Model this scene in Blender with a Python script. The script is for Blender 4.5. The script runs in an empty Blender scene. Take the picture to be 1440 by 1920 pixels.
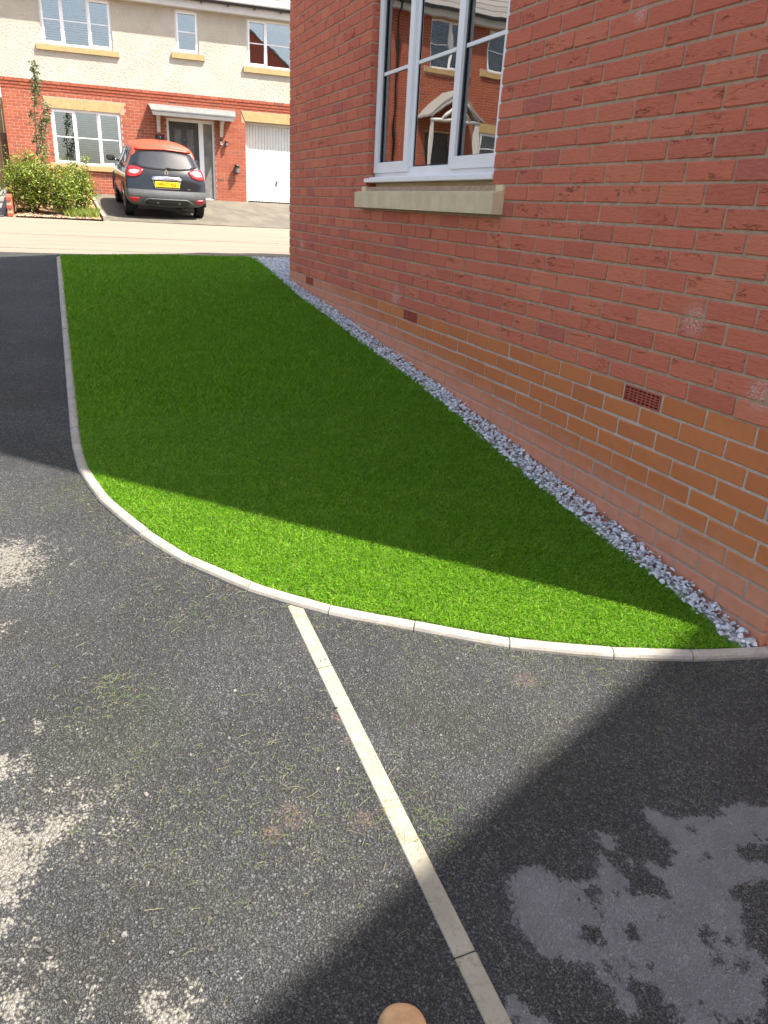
import bpy, bmesh, math, random
import numpy as np
from mathutils import Matrix, Vector
from mathutils.bvhtree import BVHTree

R_ = random.Random(7)
rng = np.random.default_rng(11)
S = bpy.context.scene
COL = S.collection

# ------------------------------------------------------------------ camera
CAM = np.array([2.36390, -2.09609, 0.60838])
CR = np.array([[0.3835247, 0.92211084, 0.05118981],      # image right
               [0.37259071, -0.1037747, -0.92217513],    # image down
               [-0.84503548, 0.37274979, -0.38337009]])  # forward
FPX = 1366.39
cam_d = bpy.data.cameras.new('camera')
cam = bpy.data.objects.new('camera', cam_d); COL.objects.link(cam)
cam_d.sensor_fit = 'VERTICAL'; cam_d.sensor_height = 24.0; cam_d.lens = 24.0 * FPX / 1920
cam_d.clip_start = 0.05; cam_d.clip_end = 3000
M = Matrix.Identity(4)
for i in range(3):
    M[i][0] = CR[0][i]; M[i][1] = -CR[1][i]; M[i][2] = -CR[2][i]; M[i][3] = CAM[i]
cam.matrix_world = M
S.camera = cam

# ------------------------------------------------------------------ light
SUN_EL = math.radians(58.0); SUN_AZ = math.atan2(0.655, 0.755)       # clockwise from +Y
sunv = Vector((math.cos(SUN_EL) * math.sin(SUN_AZ), math.cos(SUN_EL) * math.cos(SUN_AZ), math.sin(SUN_EL)))
W = bpy.data.worlds.new('World'); S.world = W; W.use_nodes = True
wn = W.node_tree; wn.nodes.clear()
wo = wn.nodes.new('ShaderNodeOutputWorld'); wb = wn.nodes.new('ShaderNodeBackground'); sk = wn.nodes.new('ShaderNodeTexSky')
sk.sky_type = 'NISHITA'; sk.sun_disc = False; sk.sun_elevation = SUN_EL; sk.sun_rotation = SUN_AZ
sk.air_density = 1.0; sk.dust_density = 3.0; sk.ozone_density = 0.6
wb.inputs['Strength'].default_value = 0.115
hs = wn.nodes.new('ShaderNodeHueSaturation'); hs.inputs['Saturation'].default_value = 0.74; wn.links.new(sk.outputs[0], hs.inputs['Color']); wn.links.new(hs.outputs[0], wb.inputs[0]); wn.links.new(wb.outputs[0], wo.inputs[0])
sd = bpy.data.lights.new('sun', 'SUN'); sd.energy = 5.0; sd.angle = math.radians(0.53); sd.color = (1.0, 0.94, 0.85)
so = bpy.data.objects.new('sun', sd); COL.objects.link(so); so.location = (10, 12, 25)
so.rotation_euler = sunv.to_track_quat('Z', 'Y').to_euler()
S.view_settings.view_transform = 'Standard'; S.view_settings.look = 'None'
S.view_settings.gamma = 1.0; S.view_settings.use_curve_mapping = False
S.view_settings.exposure = 1.6
S.render.engine = 'CYCLES'
S.cycles.max_bounces = 8; S.cycles.use_denoising = True

# ------------------------------------------------------------------ ground shape
PHI = math.radians(-5.25); DF = 21.0
FN = np.array([math.cos(PHI), math.sin(PHI), 0.0]); FU = np.array([-math.sin(PHI), math.cos(PHI), 0.0])
NJ, ZJ, GD = -15.35, 0.07, 0.092
def sstep(t): t = np.clip(t, 0, 1); return t * t * (3 - 2 * t)
def zp(x): return -0.71 + 0.104 * (0.88 - np.asarray(x, float))      # kerb-top / gravel plane
XE = -6.3
def bulge(x, y):                                                     # lawn and gravel swell a little towards the wall
    return np.interp(x, [-5.1, -4.4, -3.5, -2.7, -1.8, -1.2, -.5, .1, .6, .8], [0, .008, .045, .05, .058, .055, .04, .033, .018, 0]) * sstep(1 + np.asarray(y, float) / 1.5)
def zg(x, y):                                                        # tarmac / road surface
    x = np.asarray(x, float); y = np.asarray(y, float)
    N = x * FN[0] + y * FN[1]
    near = zp(np.clip(x, XE, 5.0)) - 0.028
    t = np.clip((XE - x) / (XE - NJ), 0, 1)
    z = near * (1 - t) + ZJ * t
    z = z + np.clip(NJ - N, 0, 5.65) * GD
    rise = sstep((-4.5 - y) / 4.5) * sstep((-15.5 - N) / 4.0) * 1.0
    return z + rise
def gp(px, py, dz=0.0):                                              # photo pixel -> point on the sloping near ground
    d = CR.T @ np.array([(px - 720) / FPX, (py - 960) / FPX, 1.0])
    g = 0.104; z0 = -0.71 + dz
    t = (z0 + g * (0.88 - CAM[0]) - CAM[2]) / (d[2] + g * d[0])
    return CAM + t * d
def project(p):
    c = CR @ (np.asarray(p, float) - CAM)
    return 720 + FPX * c[0] / c[2], 960 + FPX * c[1] / c[2], c[2]

# ------------------------------------------------------------------ mesh helpers
class MB:
    def __init__(s): s.v = []; s.f = []; s.sm = []
    def add(s, vs, fs, smooth=False):
        o = len(s.v); s.v += [tuple(float(c) for c in q) for q in vs]; s.f += [tuple(i + o for i in q) for q in fs]; s.sm += [smooth] * len(fs)
        return s
    def box(s, x0, x1, y0, y1, z0, z1):
        return s.add([(x0, y0, z0), (x1, y0, z0), (x1, y1, z0), (x0, y1, z0), (x0, y0, z1), (x1, y0, z1), (x1, y1, z1), (x0, y1, z1)],
                     [(0, 3, 2, 1), (4, 5, 6, 7), (0, 1, 5, 4), (1, 2, 6, 5), (2, 3, 7, 6), (3, 0, 4, 7)])
    def cbox(s, x0, x1, y0, y1, z0, z1, c=0.004, jit=0.0):
        lo = (x0, y0, z0); hi = (x1, y1, z1); V = []; idx = {}
        for sx in (0, 1):
            for sy in (0, 1):
                for sz in (0, 1):
                    cor = (sx, sy, sz); P = [hi[a] if cor[a] else lo[a] for a in range(3)]
                    jj = [R_.uniform(-jit, jit) for _ in range(3)]
                    for ax in range(3):
                        q = []
                        for a in range(3):
                            q.append(P[a] + jj[a] + (0 if a == ax else (-c if cor[a] else c)))
                        idx[(cor, ax)] = len(V); V.append(tuple(q))
        F = []
        for ax in range(3):
            a, b = (ax + 1) % 3, (ax + 2) % 3
            for sd_ in (0, 1):
                def k(u, w):
                    t = [0, 0, 0]; t[ax] = sd_; t[a] = u; t[b] = w; return idx[(tuple(t), ax)]
                q = [k(0, 0), k(1, 0), k(1, 1), k(0, 1)]
                F.append(tuple(q if sd_ else q[::-1]))
        for ax in range(3):                                          # bevel strips along ax
            a, b = (ax + 1) % 3, (ax + 2) % 3
            for u in (0, 1):
                for w in (0, 1):
                    t0 = [0, 0, 0]; t0[a] = u; t0[b] = w; t1 = list(t0); t1[ax] = 1
                    q = [idx[(tuple(t0), a)], idx[(tuple(t1), a)], idx[(tuple(t1), b)], idx[(tuple(t0), b)]]
                    F.append(tuple(q if (u != w) else q[::-1]))
        for sx in (0, 1):
            for sy in (0, 1):
                for sz in (0, 1):
                    c_ = (sx, sy, sz); q = [idx[(c_, 0)], idx[(c_, 1)], idx[(c_, 2)]]
                    F.append(tuple(q if (sx + sy + sz) % 2 else q[::-1]))
        return s.add(V, F)
    def prism(s, poly, axis, a, b):                                  # poly in the other two axes (cyclic order)
        n = len(poly); V = []
        for t in (a, b):
            for (p, q) in poly:
                c = [0, 0, 0]; c[axis] = t; c[(axis + 1) % 3] = p; c[(axis + 2) % 3] = q; V.append(tuple(c))
        F = [tuple(range(n))[::-1], tuple(range(n, 2 * n))] + [(i, (i + 1) % n, n + (i + 1) % n, n + i) for i in range(n)]
        return s.add(V, F)
    def tube(s, pts, rad, n=8, cap=True):
        pts = [Vector(p) for p in pts]; rad = rad if isinstance(rad, (list, tuple)) else [rad] * len(pts); V = []; F = []
        ref = Vector((0, 0, 1))
        for i, p in enumerate(pts):
            d = (pts[min(i + 1, len(pts) - 1)] - pts[max(i - 1, 0)]).normalized()
            u = d.cross(ref if abs(d.z) < .9 else Vector((1, 0, 0))).normalized(); w = d.cross(u)
            for k in range(n):
                a = 2 * math.pi * k / n; V.append(tuple(p + (u * math.cos(a) + w * math.sin(a)) * rad[i]))
        for i in range(len(pts) - 1):
            for k in range(n): F.append((i * n + k, i * n + (k + 1) % n, (i + 1) * n + (k + 1) % n, (i + 1) * n + k))
        s.add(V, F, True)
        if cap:
            o = len(s.v) - len(V)
            s.f += [tuple(o + k for k in range(n)), tuple(o + (len(pts) - 1) * n + k for k in range(n))[::-1]]; s.sm += [False, False]
        return s
    def lathe(s, prof, org, axis, n=24):                             # prof (r, h) round axis vector
        ax = Vector(axis).normalized(); u = ax.orthogonal().normalized(); w = ax.cross(u); V = []; F = []
        for (r, h) in prof:
            for k in range(n):
                a = 2 * math.pi * k / n; V.append(tuple(Vector(org) + ax * h + (u * math.cos(a) + w * math.sin(a)) * r))
        for i in range(len(prof) - 1):
            for k in range(n): F.append((i * n + k, i * n + (k + 1) % n, (i + 1) * n + (k + 1) % n, (i + 1) * n + k))
        return s.add(V, F, True)
    def mesh(s, name):
        me = bpy.data.meshes.new(name); me.from_pydata(s.v, [], s.f); me.validate(); me.update()
        if any(s.sm) and len(me.polygons) == len(s.sm): me.polygons.foreach_set('use_smooth', s.sm)
        return me
    def build(s, name, mat, parent=None, recalc=True):
        me = s.mesh(name)
        if recalc:
            bm = bmesh.new(); bm.from_mesh(me); bmesh.ops.recalc_face_normals(bm, faces=bm.faces); bm.to_mesh(me); bm.free()
        return link(name, me, mat, parent)

def link(name, me, mat, parent=None):
    o = bpy.data.objects.new(name, me); COL.objects.link(o)
    if mat is not None:
        if len(me.materials) == 0: me.materials.append(mat)
    if parent is not None: o.parent = parent
    return o
def tag(o, label=None, cat=None, group=None, kind=None):
    if label: o['label'] = label
    if cat: o['category'] = cat
    if group: o['group'] = group
    if kind: o['kind'] = kind
    return o
def empty(name, loc, rz=0.0, label=None, cat=None, group=None):
    o = bpy.data.objects.new(name, None); COL.objects.link(o); o.location = loc; o.rotation_euler = (0, 0, rz)
    o.empty_display_size = 0.2
    return tag(o, label, cat, group)
def npmesh(name, V, F, smooth=False):                                # numpy verts, list of equal-size face arrays
    me = bpy.data.meshes.new(name); V = np.asarray(V, np.float32)
    me.vertices.add(len(V)); me.vertices.foreach_set('co', V.ravel())
    tot = sum(f.size for f in F); nf = sum(len(f) for f in F)
    me.loops.add(tot); me.polygons.add(nf)
    me.loops.foreach_set('vertex_index', np.concatenate([f.ravel() for f in F]).astype(np.int32))
    st = []; o = 0
    for f in F:
        st.append(o + np.arange(len(f)) * f.shape[1]); o += f.size
    me.polygons.foreach_set('loop_start', np.concatenate(st).astype(np.int32))
    me.polygons.foreach_set('use_smooth', np.full(nf, smooth))
    me.update(calc_edges=True); me.validate()
    return me

# ------------------------------------------------------------------ materials
class NT:
    def __init__(s, name):
        s.m = bpy.data.materials.new(name); s.m.use_nodes = True; s.t = s.m.node_tree; s.t.nodes.clear()
        s.out = s.n('ShaderNodeOutputMaterial'); s.b = s.n('ShaderNodeBsdfPrincipled'); s.l(s.b.outputs[0], s.out.inputs[0])
    def n(s, t, **k):
        x = s.t.nodes.new(t)
        for a, v in k.items(): setattr(x, a, v)
        return x
    def l(s, a, b): s.t.links.new(a, b)
    def setin(s, node, key, v):
        if hasattr(v, 'is_output') or hasattr(v, 'links'): s.l(v, node.inputs[key])
        else: node.inputs[key].default_value = v
    def math(s, op, a, b=None, c=None, clamp=False):
        x = s.n('ShaderNodeMath', operation=op, use_clamp=clamp); s.setin(x, 0, a)
        if b is not None: s.setin(x, 1, b)
        if c is not None: s.setin(x, 2, c)
        return x.outputs[0]
    def mapr(s, v, a, b, c=0.0, d=1.0, smooth=True):
        x = s.n('ShaderNodeMapRange', interpolation_type='SMOOTHSTEP' if smooth else 'LINEAR'); s.setin(x, 0, v)
        for i, q in enumerate((a, b, c, d)): s.setin(x, 1 + i, q)
        return x.outputs[0]
    def mix(s, f, a, b, blend='MIX'):
        x = s.n('ShaderNodeMix', data_type='RGBA', blend_type=blend); s.setin(x, 0, f); s.setin(x, 6, a if not isinstance(a, tuple) else a + ((1,) if len(a) == 3 else ())); s.setin(x, 7, b if not isinstance(b, tuple) else b + ((1,) if len(b) == 3 else ()))
        return x.outputs[2]
    def pos(s): return s.n('ShaderNodeNewGeometry').outputs['Position']
    def obj(s): return s.n('ShaderNodeTexCoord').outputs['Object']
    def scale(s, v, xyz):
        x = s.n('ShaderNodeVectorMath', operation='MULTIPLY'); s.l(v, x.inputs[0]); x.inputs[1].default_value = xyz; return x.outputs[0]
    def noise(s, v, sc, det=4, rough=.55, dist=0.0):
        x = s.n('ShaderNodeTexNoise'); s.l(v, x.inputs['Vector']); x.inputs['Scale'].default_value = sc; x.inputs['Detail'].default_value = det
        x.inputs['Roughness'].default_value = rough; x.inputs['Distortion'].default_value = dist; return x.outputs['Fac']
    def voro(s, v, sc, feat='F1', out='Distance', rnd=1.0):
        x = s.n('ShaderNodeTexVoronoi', feature=feat); s.l(v, x.inputs['Vector']); x.inputs['Scale'].default_value = sc; x.inputs['Randomness'].default_value = rnd; return x.outputs[out]
    def rnd(s):                                                      # one random number per piece
        a = s.n('ShaderNodeObjectInfo').outputs['Random']; b = s.n('ShaderNodeNewGeometry').outputs['Random Per Island']
        return s.math('FRACT', s.math('ADD', a, b))
    def ramp(s, v, stops):
        x = s.n('ShaderNodeValToRGB'); s.l(v, x.inputs[0]); e = x.color_ramp.elements
        while len(e) < len(stops): e.new(0.5)
        for q, (p, c) in zip(e, stops): q.position = p; q.color = c + (1,)
        return x.outputs[0]
    def bump(s, h, strength=.5, dist=.01, prev=None):
        x = s.n('ShaderNodeBump'); x.inputs['Strength'].default_value = strength; x.inputs['Distance'].default_value = dist; s.l(h, x.inputs['Height'])
        if prev is not None: s.l(prev, x.inputs['Normal'])
        return x.outputs[0]
    def fin(s, col, rough=.8, nrm=None, spec=.5, metal=0.0, **k):
        if isinstance(col, tuple): s.b.inputs['Base Color'].default_value = col + (1,)
        else: s.l(col, s.b.inputs['Base Color'])
        s.setin(s.b, 'Roughness', rough)
        s.b.inputs['Specular IOR Level'].default_value = spec; s.b.inputs['Metallic'].default_value = metal
        if nrm is not None: s.l(nrm, s.b.inputs['Normal'])
        for a, v in k.items(): s.b.inputs[a.replace('_', ' ')].default_value = v
        return s.m

def simple(name, col, rough=.5, var=.12, sc=6.0, spec=.5, metal=0.0, bump=0.0, bsc=60.0):
    t = NT(name); p = t.pos(); nz = t.noise(p, sc, 5)
    c = t.mix(t.mapr(nz, .3, .7), tuple(q * (1 - var) for q in col), tuple(min(1, q * (1 + var)) for q in col))
    nr = t.bump(t.noise(p, bsc, 4), bump, .004) if bump else None
    return t.fin(c, rough, nr, spec, metal)

def m_brick_near():
    t = NT('creased_red_brick'); p = t.pos(); r = t.rnd()
    base = t.ramp(r, [(0, (.51, .130, .086)), (.25, (.61, .165, .098)), (.5, (.56, .142, .092)), (.75, (.64, .195, .112)), (.92, (.57, .150, .094)), (1, (.43, .118, .092))])
    q = t.scale(p, (1, 1, 3.2))
    off = t.n('ShaderNodeVectorMath', operation='ADD'); t.l(q, off.inputs[0]); cmb = t.n('ShaderNodeCombineXYZ'); t.l(t.math('MULTIPLY', r, 37.0), cmb.inputs[0]); t.l(t.math('MULTIPLY', r, 11.0), cmb.inputs[2]); t.l(cmb.outputs[0], off.inputs[1])
    q = off.outputs[0]
    n1 = t.noise(q, 11, 4, .55, .5)
    crease = t.math('MULTIPLY', t.mapr(t.math('ABSOLUTE', t.math('SUBTRACT', n1, .5)), 0, .026, 1, 0), t.math('MULTIPLY', t.mapr(t.noise(q, 8, 2), .50, .64), t.mapr(t.math('FRACT', t.math('MULTIPLY', r, 7.31)), .2, .8)))
    n2 = t.noise(q, 30, 5, .65, .3); n3 = t.noise(p, 260, 3, .6)
    pit = t.math('MULTIPLY', t.mapr(t.voro(p, 95), .10, .2, 1, 0), t.mapr(t.noise(p, 16, 2), .55, .66))
    c = t.mix(t.mapr(n2, .35, .75, 0, .45), base, (.62, .21, .115))
    c = t.mix(t.math('MULTIPLY', t.mapr(n3, .4, .7), .22), c, (.28, .075, .055))
    c = t.mix(t.math('MULTIPLY', crease, .5), c, (.28, .06, .036))
    c = t.mix(t.math('MULTIPLY', pit, .85), c, (.06, .025, .022))
    # pale lime bloom in a few places
    bloom = None
    for (x, z, rad) in [(gpw(1300, 600)[0], gpw(1300, 600)[1], .085), (gpw(1425, 740)[0], gpw(1425, 740)[1], .08), (gpw(565, 460)[0], gpw(565, 460)[1], .10), (gpw(742, 555)[0], gpw(742, 555)[1], .10), (gpw(1200, 25)[0], gpw(1200, 25)[1], .05)]:
        d = t.n('ShaderNodeVectorMath', operation='DISTANCE'); t.l(p, d.inputs[0]); d.inputs[1].default_value = (x, 0, z)
        k = t.mapr(d.outputs['Value'], rad * .15, rad, 1, 0); bloom = k if bloom is None else t.math('MAXIMUM', bloom, k)
    bl = t.math('MULTIPLY', bloom, t.mapr(t.noise(p, 150, 4, .7), .42, .62))
    c = t.mix(t.math('MULTIPLY', bl, .75), c, (.62, .52, .48))
    h = t.math('ADD', t.math('MULTIPLY', n2, .6), t.math('MULTIPLY', n3, .18)); h = t.math('SUBTRACT', h, t.math('MULTIPLY', crease, .55)); h = t.math('SUBTRACT', h, t.math('MULTIPLY', pit, .5))
    return t.fin(c, .88, t.bump(h, 1.0, .011), .25)

def gpw(px, py):                                                     # photo pixel -> (x, z) on the near wall plane y = 0
    d = CR.T @ np.array([(px - 720) / FPX, (py - 960) / FPX, 1.0]); q = CAM + (-CAM[1] / d[1]) * d
    return float(q[0]), float(q[2])

def dust_mask(t, p):                                                 # splash-back dust, measured from the sloping ground line
    s = t.n('ShaderNodeSeparateXYZ'); t.l(p, s.inputs[0])
    h = t.math('ADD', s.outputs[2], t.math('MULTIPLY', s.outputs[0], .104)); h = t.math('ADD', h, .71 - .104 * .88)
    h = t.math('ADD', h, t.math('MULTIPLY', t.math('SUBTRACT', t.noise(p, 7, 4), .5), .18))
    return t.mapr(h, .11, .31, 1, 0)
def m_plinth():
    t = NT('smooth_plinth_brick'); p = t.pos(); r = t.rnd()
    base = t.ramp(r, [(0, (.47, .142, .050)), (.3, (.54, .168, .054)), (.6, (.50, .152, .056)), (1, (.56, .182, .062))])
    c = t.mix(t.mapr(t.noise(p, 30, 4), .4, .7, 0, .3), base, (.40, .13, .06))
    dm = t.math('MULTIPLY', dust_mask(t, p), t.mapr(t.noise(p, 18, 5, .65), .25, .7, .45, 1))
    c = t.mix(t.math('MULTIPLY', dm, .72), c, (.62, .29, .21))
    c = t.mix(t.math('MULTIPLY', t.mapr(t.noise(p, 60, 5, .7), .6, .72), t.math('MULTIPLY', dm, .5)), c, (.62, .45, .38))
    c = t.mix(t.mapr(t.voro(p, 55), .05, .09, .5, 0), c, (.55, .38, .28))
    return t.fin(c, .7, t.bump(t.noise(p, 160, 4), .25, .003), .3)
def m_mortar(name, a, b, dusty=False):
    t = NT(name); p = t.pos(); c = t.mix(t.mapr(t.noise(p, 25, 5, .65), .35, .65), a, b)
    c = t.mix(t.mapr(t.noise(p, 220, 3), .5, .75, 0, .45), c, tuple(q * .6 for q in a))
    if dusty: c = t.mix(t.math('MULTIPLY', dust_mask(t, p), .6), c, (.40, .24, .185))
    return t.fin(c, .95, t.bump(t.noise(p, 180, 4, .7), .6, .004), .1)
def m_far_brick():
    t = NT('sunlit_red_brick'); r = t.rnd(); p = t.pos()
    c = t.ramp(r, [(0, (.27, .075, .045)), (.4, (.33, .09, .05)), (.75, (.30, .085, .048)), (.93, (.35, .11, .06)), (1, (.15, .07, .055))])
    c = t.mix(t.mapr(t.noise(p, 60, 3), .4, .7, 0, .3), c, (.30, .08, .055))
    return t.fin(c, .9, t.bump(t.noise(p, 120, 3), .3, .004), .2)

def m_tarmac():
    t = NT('coarse_tarmac'); p = t.pos()
    wob = t.n('ShaderNodeVectorMath', operation='MULTIPLY_ADD'); nzc = t.n('ShaderNodeTexNoise'); t.l(p, nzc.inputs['Vector']); nzc.inputs['Scale'].default_value = 170; nzc.inputs['Detail'].default_value = 2
    t.l(nzc.outputs['Color'], wob.inputs[0]); wob.inputs[1].default_value = (.006, .006, .006); t.l(p, wob.inputs[2]); pw = wob.outputs[0]
    vd = t.voro(pw, 135); vc = t.voro(pw, 135, out='Color'); sp = t.n('ShaderNodeSeparateColor'); t.l(vc, sp.inputs[0])
    v2 = t.voro(pw, 330); vc2 = t.voro(pw, 330, out='Color'); sp2 = t.n('ShaderNodeSeparateColor'); t.l(vc2, sp2.inputs[0])
    big = t.noise(p, 2.2, 4, .6); med = t.noise(p, 14, 4, .6); fine = t.noise(p, 520, 3)
    pick = t.mapr(t.noise(p, 60, 3), .44, .56); edge = t.math('ADD', t.math('MULTIPLY', vd, .75), t.math('MULTIPLY', fine, .35))
    stone = t.math('MULTIPLY', t.mapr(edge, .32, .66, 1, 0), t.math('MULTIPLY_ADD', pick, .6, .4)); st2 = t.mapr(v2, .2, .65, 1, 0)
    tone = t.math('MULTIPLY_ADD', t.math('MULTIPLY_ADD', sp.outputs[0], .6, t.math('MULTIPLY', sp2.outputs[0], .4)), .085, .056)
    tone = t.math('MULTIPLY', tone, t.mapr(big, .3, .7, .85, 1.2)); tone = t.math('MULTIPLY', tone, t.mapr(t.math('MAXIMUM', stone, t.math('MULTIPLY', st2, .7)), 0, 1, .22, 1.35))
    cc = t.n('ShaderNodeCombineColor'); t.l(t.math('MULTIPLY', tone, .98), cc.inputs[0]); t.l(tone, cc.inputs[1]); t.l(t.math('MULTIPLY', tone, 1.0), cc.inputs[2])
    c = cc.outputs[0]
    pale = t.math('MULTIPLY', t.math('GREATER_THAN', sp.outputs[1], .99), stone)
    c = t.mix(t.math('MULTIPLY', pale, .6), c, (.20, .19, .18))
    # brownish and greenish dust over parts of it
    c = t.mix(t.math('MULTIPLY', t.mapr(t.noise(p, 3.1, 4, .6), .45, .72), .8), c, t.mix(1.0, c, (1.08, 1.02, .93), 'MULTIPLY'))
    c = t.mix(t.math('MULTIPLY', t.mapr(t.noise(p, 1.7, 5, .65), .5, .7), .55), c, t.mix(1.0, c, (.98, 1.08, .84), 'MULTIPLY'))
    at = t.n('ShaderNodeAttribute', attribute_name='stain'); al = t.n('ShaderNodeAttribute', attribute_name='sand'); af = t.n('ShaderNodeAttribute', attribute_name='orange')
    rough_edge = t.math('ADD', t.math('MULTIPLY', t.math('SUBTRACT', t.noise(p, 38, 8, .78), .5), .115), t.math('MULTIPLY', t.math('SUBTRACT', vd, .45), .012))
    m1 = t.mapr(t.math('ADD', at.outputs['Fac'], rough_edge), -.011, -.004)
    stc = t.mix(t.mapr(med, .3, .7), (.20, .203, .207), (.25, .253, .257)); stc = t.mix(t.math('MULTIPLY', fine, .3), stc, (.14, .14, .143))
    stc = t.mix(t.mapr(fine, .45, .62, .45, 0), stc, (.085, .086, .088)); c = t.mix(t.math('MULTIPLY', m1, .92), c, stc)
    e2 = t.math('ADD', t.math('MULTIPLY', t.math('SUBTRACT', t.noise(p, 30, 7, .78), .5), .30), t.math('MULTIPLY', t.math('SUBTRACT', .42, vd), .10))
    m2 = t.mapr(t.math('ADD', al.outputs['Fac'], e2), -.022, .022)
    snd = t.mix(t.mapr(t.noise(p, 60, 4), .3, .7), (.235, .218, .185), (.29, .272, .235))
    snd = t.mix(t.mapr(vd, .45, .7, 0, .7), snd, (.10, .09, .075)); c = t.mix(t.math('MULTIPLY', m2, .85), c, snd)
    m3 = t.math('MULTIPLY', af.outputs['Fac'], t.mapr(t.noise(p, 70, 5, .7), .42, .6))
    c = t.mix(t.math('MULTIPLY', m3, .32), c, (.30, .19, .12))
    flat = t.math('MULTIPLY', t.math('MAXIMUM', m1, t.math('MULTIPLY', m2, .8)), .85)
    h = t.math('MULTIPLY', t.math('MULTIPLY', stone, t.math('MULTIPLY_ADD', sp.outputs[2], .6, .5)), t.math('SUBTRACT', 1.0, flat))
    h = t.math('ADD', h, t.math('MULTIPLY', st2, .35)); h = t.math('ADD', h, t.math('MULTIPLY', fine, .25))
    return t.fin(c, .82, t.bump(h, 1.0, .008), .3)

def m_road():
    t = NT('dusty_road'); p = t.pos(); q = t.scale(p, (1.0, .12, 1))
    st = t.noise(q, 2.6, 5, .6); n = t.noise(p, 22, 5, .6); f = t.noise(p, 160, 3)
    c = t.mix(t.mapr(st, .3, .7), (.185, .155, .118), (.215, .184, .142))
    c = t.mix(t.mapr(n, .45, .75, 0, .35), c, (.17, .14, .10))
    ln = t.math('MULTIPLY', t.mapr(t.math('ABSOLUTE', t.math('SUBTRACT', t.noise(q, 1.6, 3), .5)), 0, .012, 1, 0), t.mapr(t.noise(p, 5, 3), .5, .62))
    c = t.mix(t.math('MULTIPLY', ln, .35), c, (.12, .09, .07))
    c = t.mix(t.mapr(f, .55, .75, 0, .3), c, (.17, .14, .11))
    return t.fin(c, .93, t.bump(t.noise(p, 90, 4), .5, .006), .2)
def m_far_drive():
    t = NT('grey_drive_tarmac'); p = t.pos(); q = t.scale(p, (.35, 1, 1))
    c = t.mix(t.mapr(t.noise(q, 3, 5, .6), .3, .7), (.10, .088, .07), (.145, .128, .10))
    c = t.mix(t.mapr(t.noise(p, 120, 3), .5, .75, 0, .4), c, (.08, .07, .06))
    return t.fin(c, .92, t.bump(t.noise(p, 80, 4), .4, .005), .2)
def m_concrete(name, a, b, dirt):
    t = NT(name); p = t.pos()
    c = t.mix(t.mapr(t.noise(p, 12, 5, .6), .3, .7), a, b); c = t.mix(t.mapr(t.noise(p, 45, 6, .75), .48, .66, 0, .7), c, dirt)
    c = t.mix(t.mapr(t.voro(p, 42), .04, .07, .7, 0), c, (.05, .045, .04))
    c = t.mix(t.mapr(t.noise(p, 300, 2), .5, .8, 0, .35), c, tuple(x * .6 for x in a))
    return t.fin(c, .9, t.bump(t.noise(p, 140, 5, .7), .5, .003), .2)
def m_grass():
    t = NT('artificial_turf'); r = t.n('ShaderNodeNewGeometry').outputs['Random Per Island']; p = t.pos()
    c = t.ramp(r, [(0, (.045, .15, .004)), (.3, (.115, .295, .008)), (.6, (.185, .405, .011)), (.82, (.25, .48, .02)), (.93, (.34, .50, .08)), (1, (.38, .38, .12))])
    c = t.mix(t.mapr(t.noise(p, 5, 3), .35, .65, 0, .2), c, (.09, .27, .006))
    m = t.fin(c, .5, None, .3)
    tr = t.n('ShaderNodeBsdfTranslucent'); t.l(c, tr.inputs[0]); mx = t.n('ShaderNodeMixShader'); mx.inputs[0].default_value = .28
    t.l(t.b.outputs[0], mx.inputs[1]); t.l(tr.outputs[0], mx.inputs[2]); t.l(mx.outputs[0], t.out.inputs[0]); return m
def m_leaf(name, stops, tl=.3):
    t = NT(name); r = t.n('ShaderNodeNewGeometry').outputs['Random Per Island']; c = t.ramp(r, stops); m = t.fin(c, .5, None, .4)
    tr = t.n('ShaderNodeBsdfTranslucent'); t.l(c, tr.inputs[0]); mx = t.n('ShaderNodeMixShader'); mx.inputs[0].default_value = tl
    t.l(t.b.outputs[0], mx.inputs[1]); t.l(tr.outputs[0], mx.inputs[2]); t.l(mx.outputs[0], t.out.inputs[0]); return m
def m_island(name, stops, rough=.8, spec=.3, bsc=120):
    t = NT(name); r = t.rnd(); c = t.ramp(r, stops); p = t.pos()
    c = t.mix(t.mapr(t.noise(p, bsc, 4), .35, .7, 0, .35), c, tuple(x * .6 for x in stops[0][1]))
    return t.fin(c, rough, t.bump(t.noise(p, bsc, 4), .4, .003), spec)
def m_glass(name, tint=(.9, .95, .93), ior=4.0):
    t = NT(name); t.t.nodes.remove(t.b)
    fr = t.n('ShaderNodeFresnel'); fr.inputs['IOR'].default_value = ior
    p = t.pos(); nb = t.bump(t.noise(p, 2.2, 2), .04, .02)
    gl = t.n('ShaderNodeBsdfGlossy'); gl.inputs['Roughness'].default_value = 0.0; t.l(nb, gl.inputs['Normal'])
    tr = t.n('ShaderNodeBsdfTransparent'); tr.inputs[0].default_value = tint + (1,)
    mx = t.n('ShaderNodeMixShader'); t.l(fr.outputs[0], mx.inputs[0]); t.l(tr.outputs[0], mx.inputs[1]); t.l(gl.outputs[0], mx.inputs[2]); t.l(mx.outputs[0], t.out.inputs[0])
    return t.m
def m_render():
    t = NT('roughcast_render'); p = t.pos(); n = t.noise(p, 26, 5, .65, .6)
    c = t.mix(t.mapr(t.noise(p, 2.0, 4), .3, .7), (.44, .40, .335), (.50, .46, .395)); c = t.mix(t.mapr(n, .3, .5, .35, 0), c, (.33, .295, .24))
    return t.fin(c, .95, t.bump(n, 1.0, .03), .1)
def m_turf_base(): return simple('turf_backing', (.025, .07, .005), .9, .3, 40)
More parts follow.
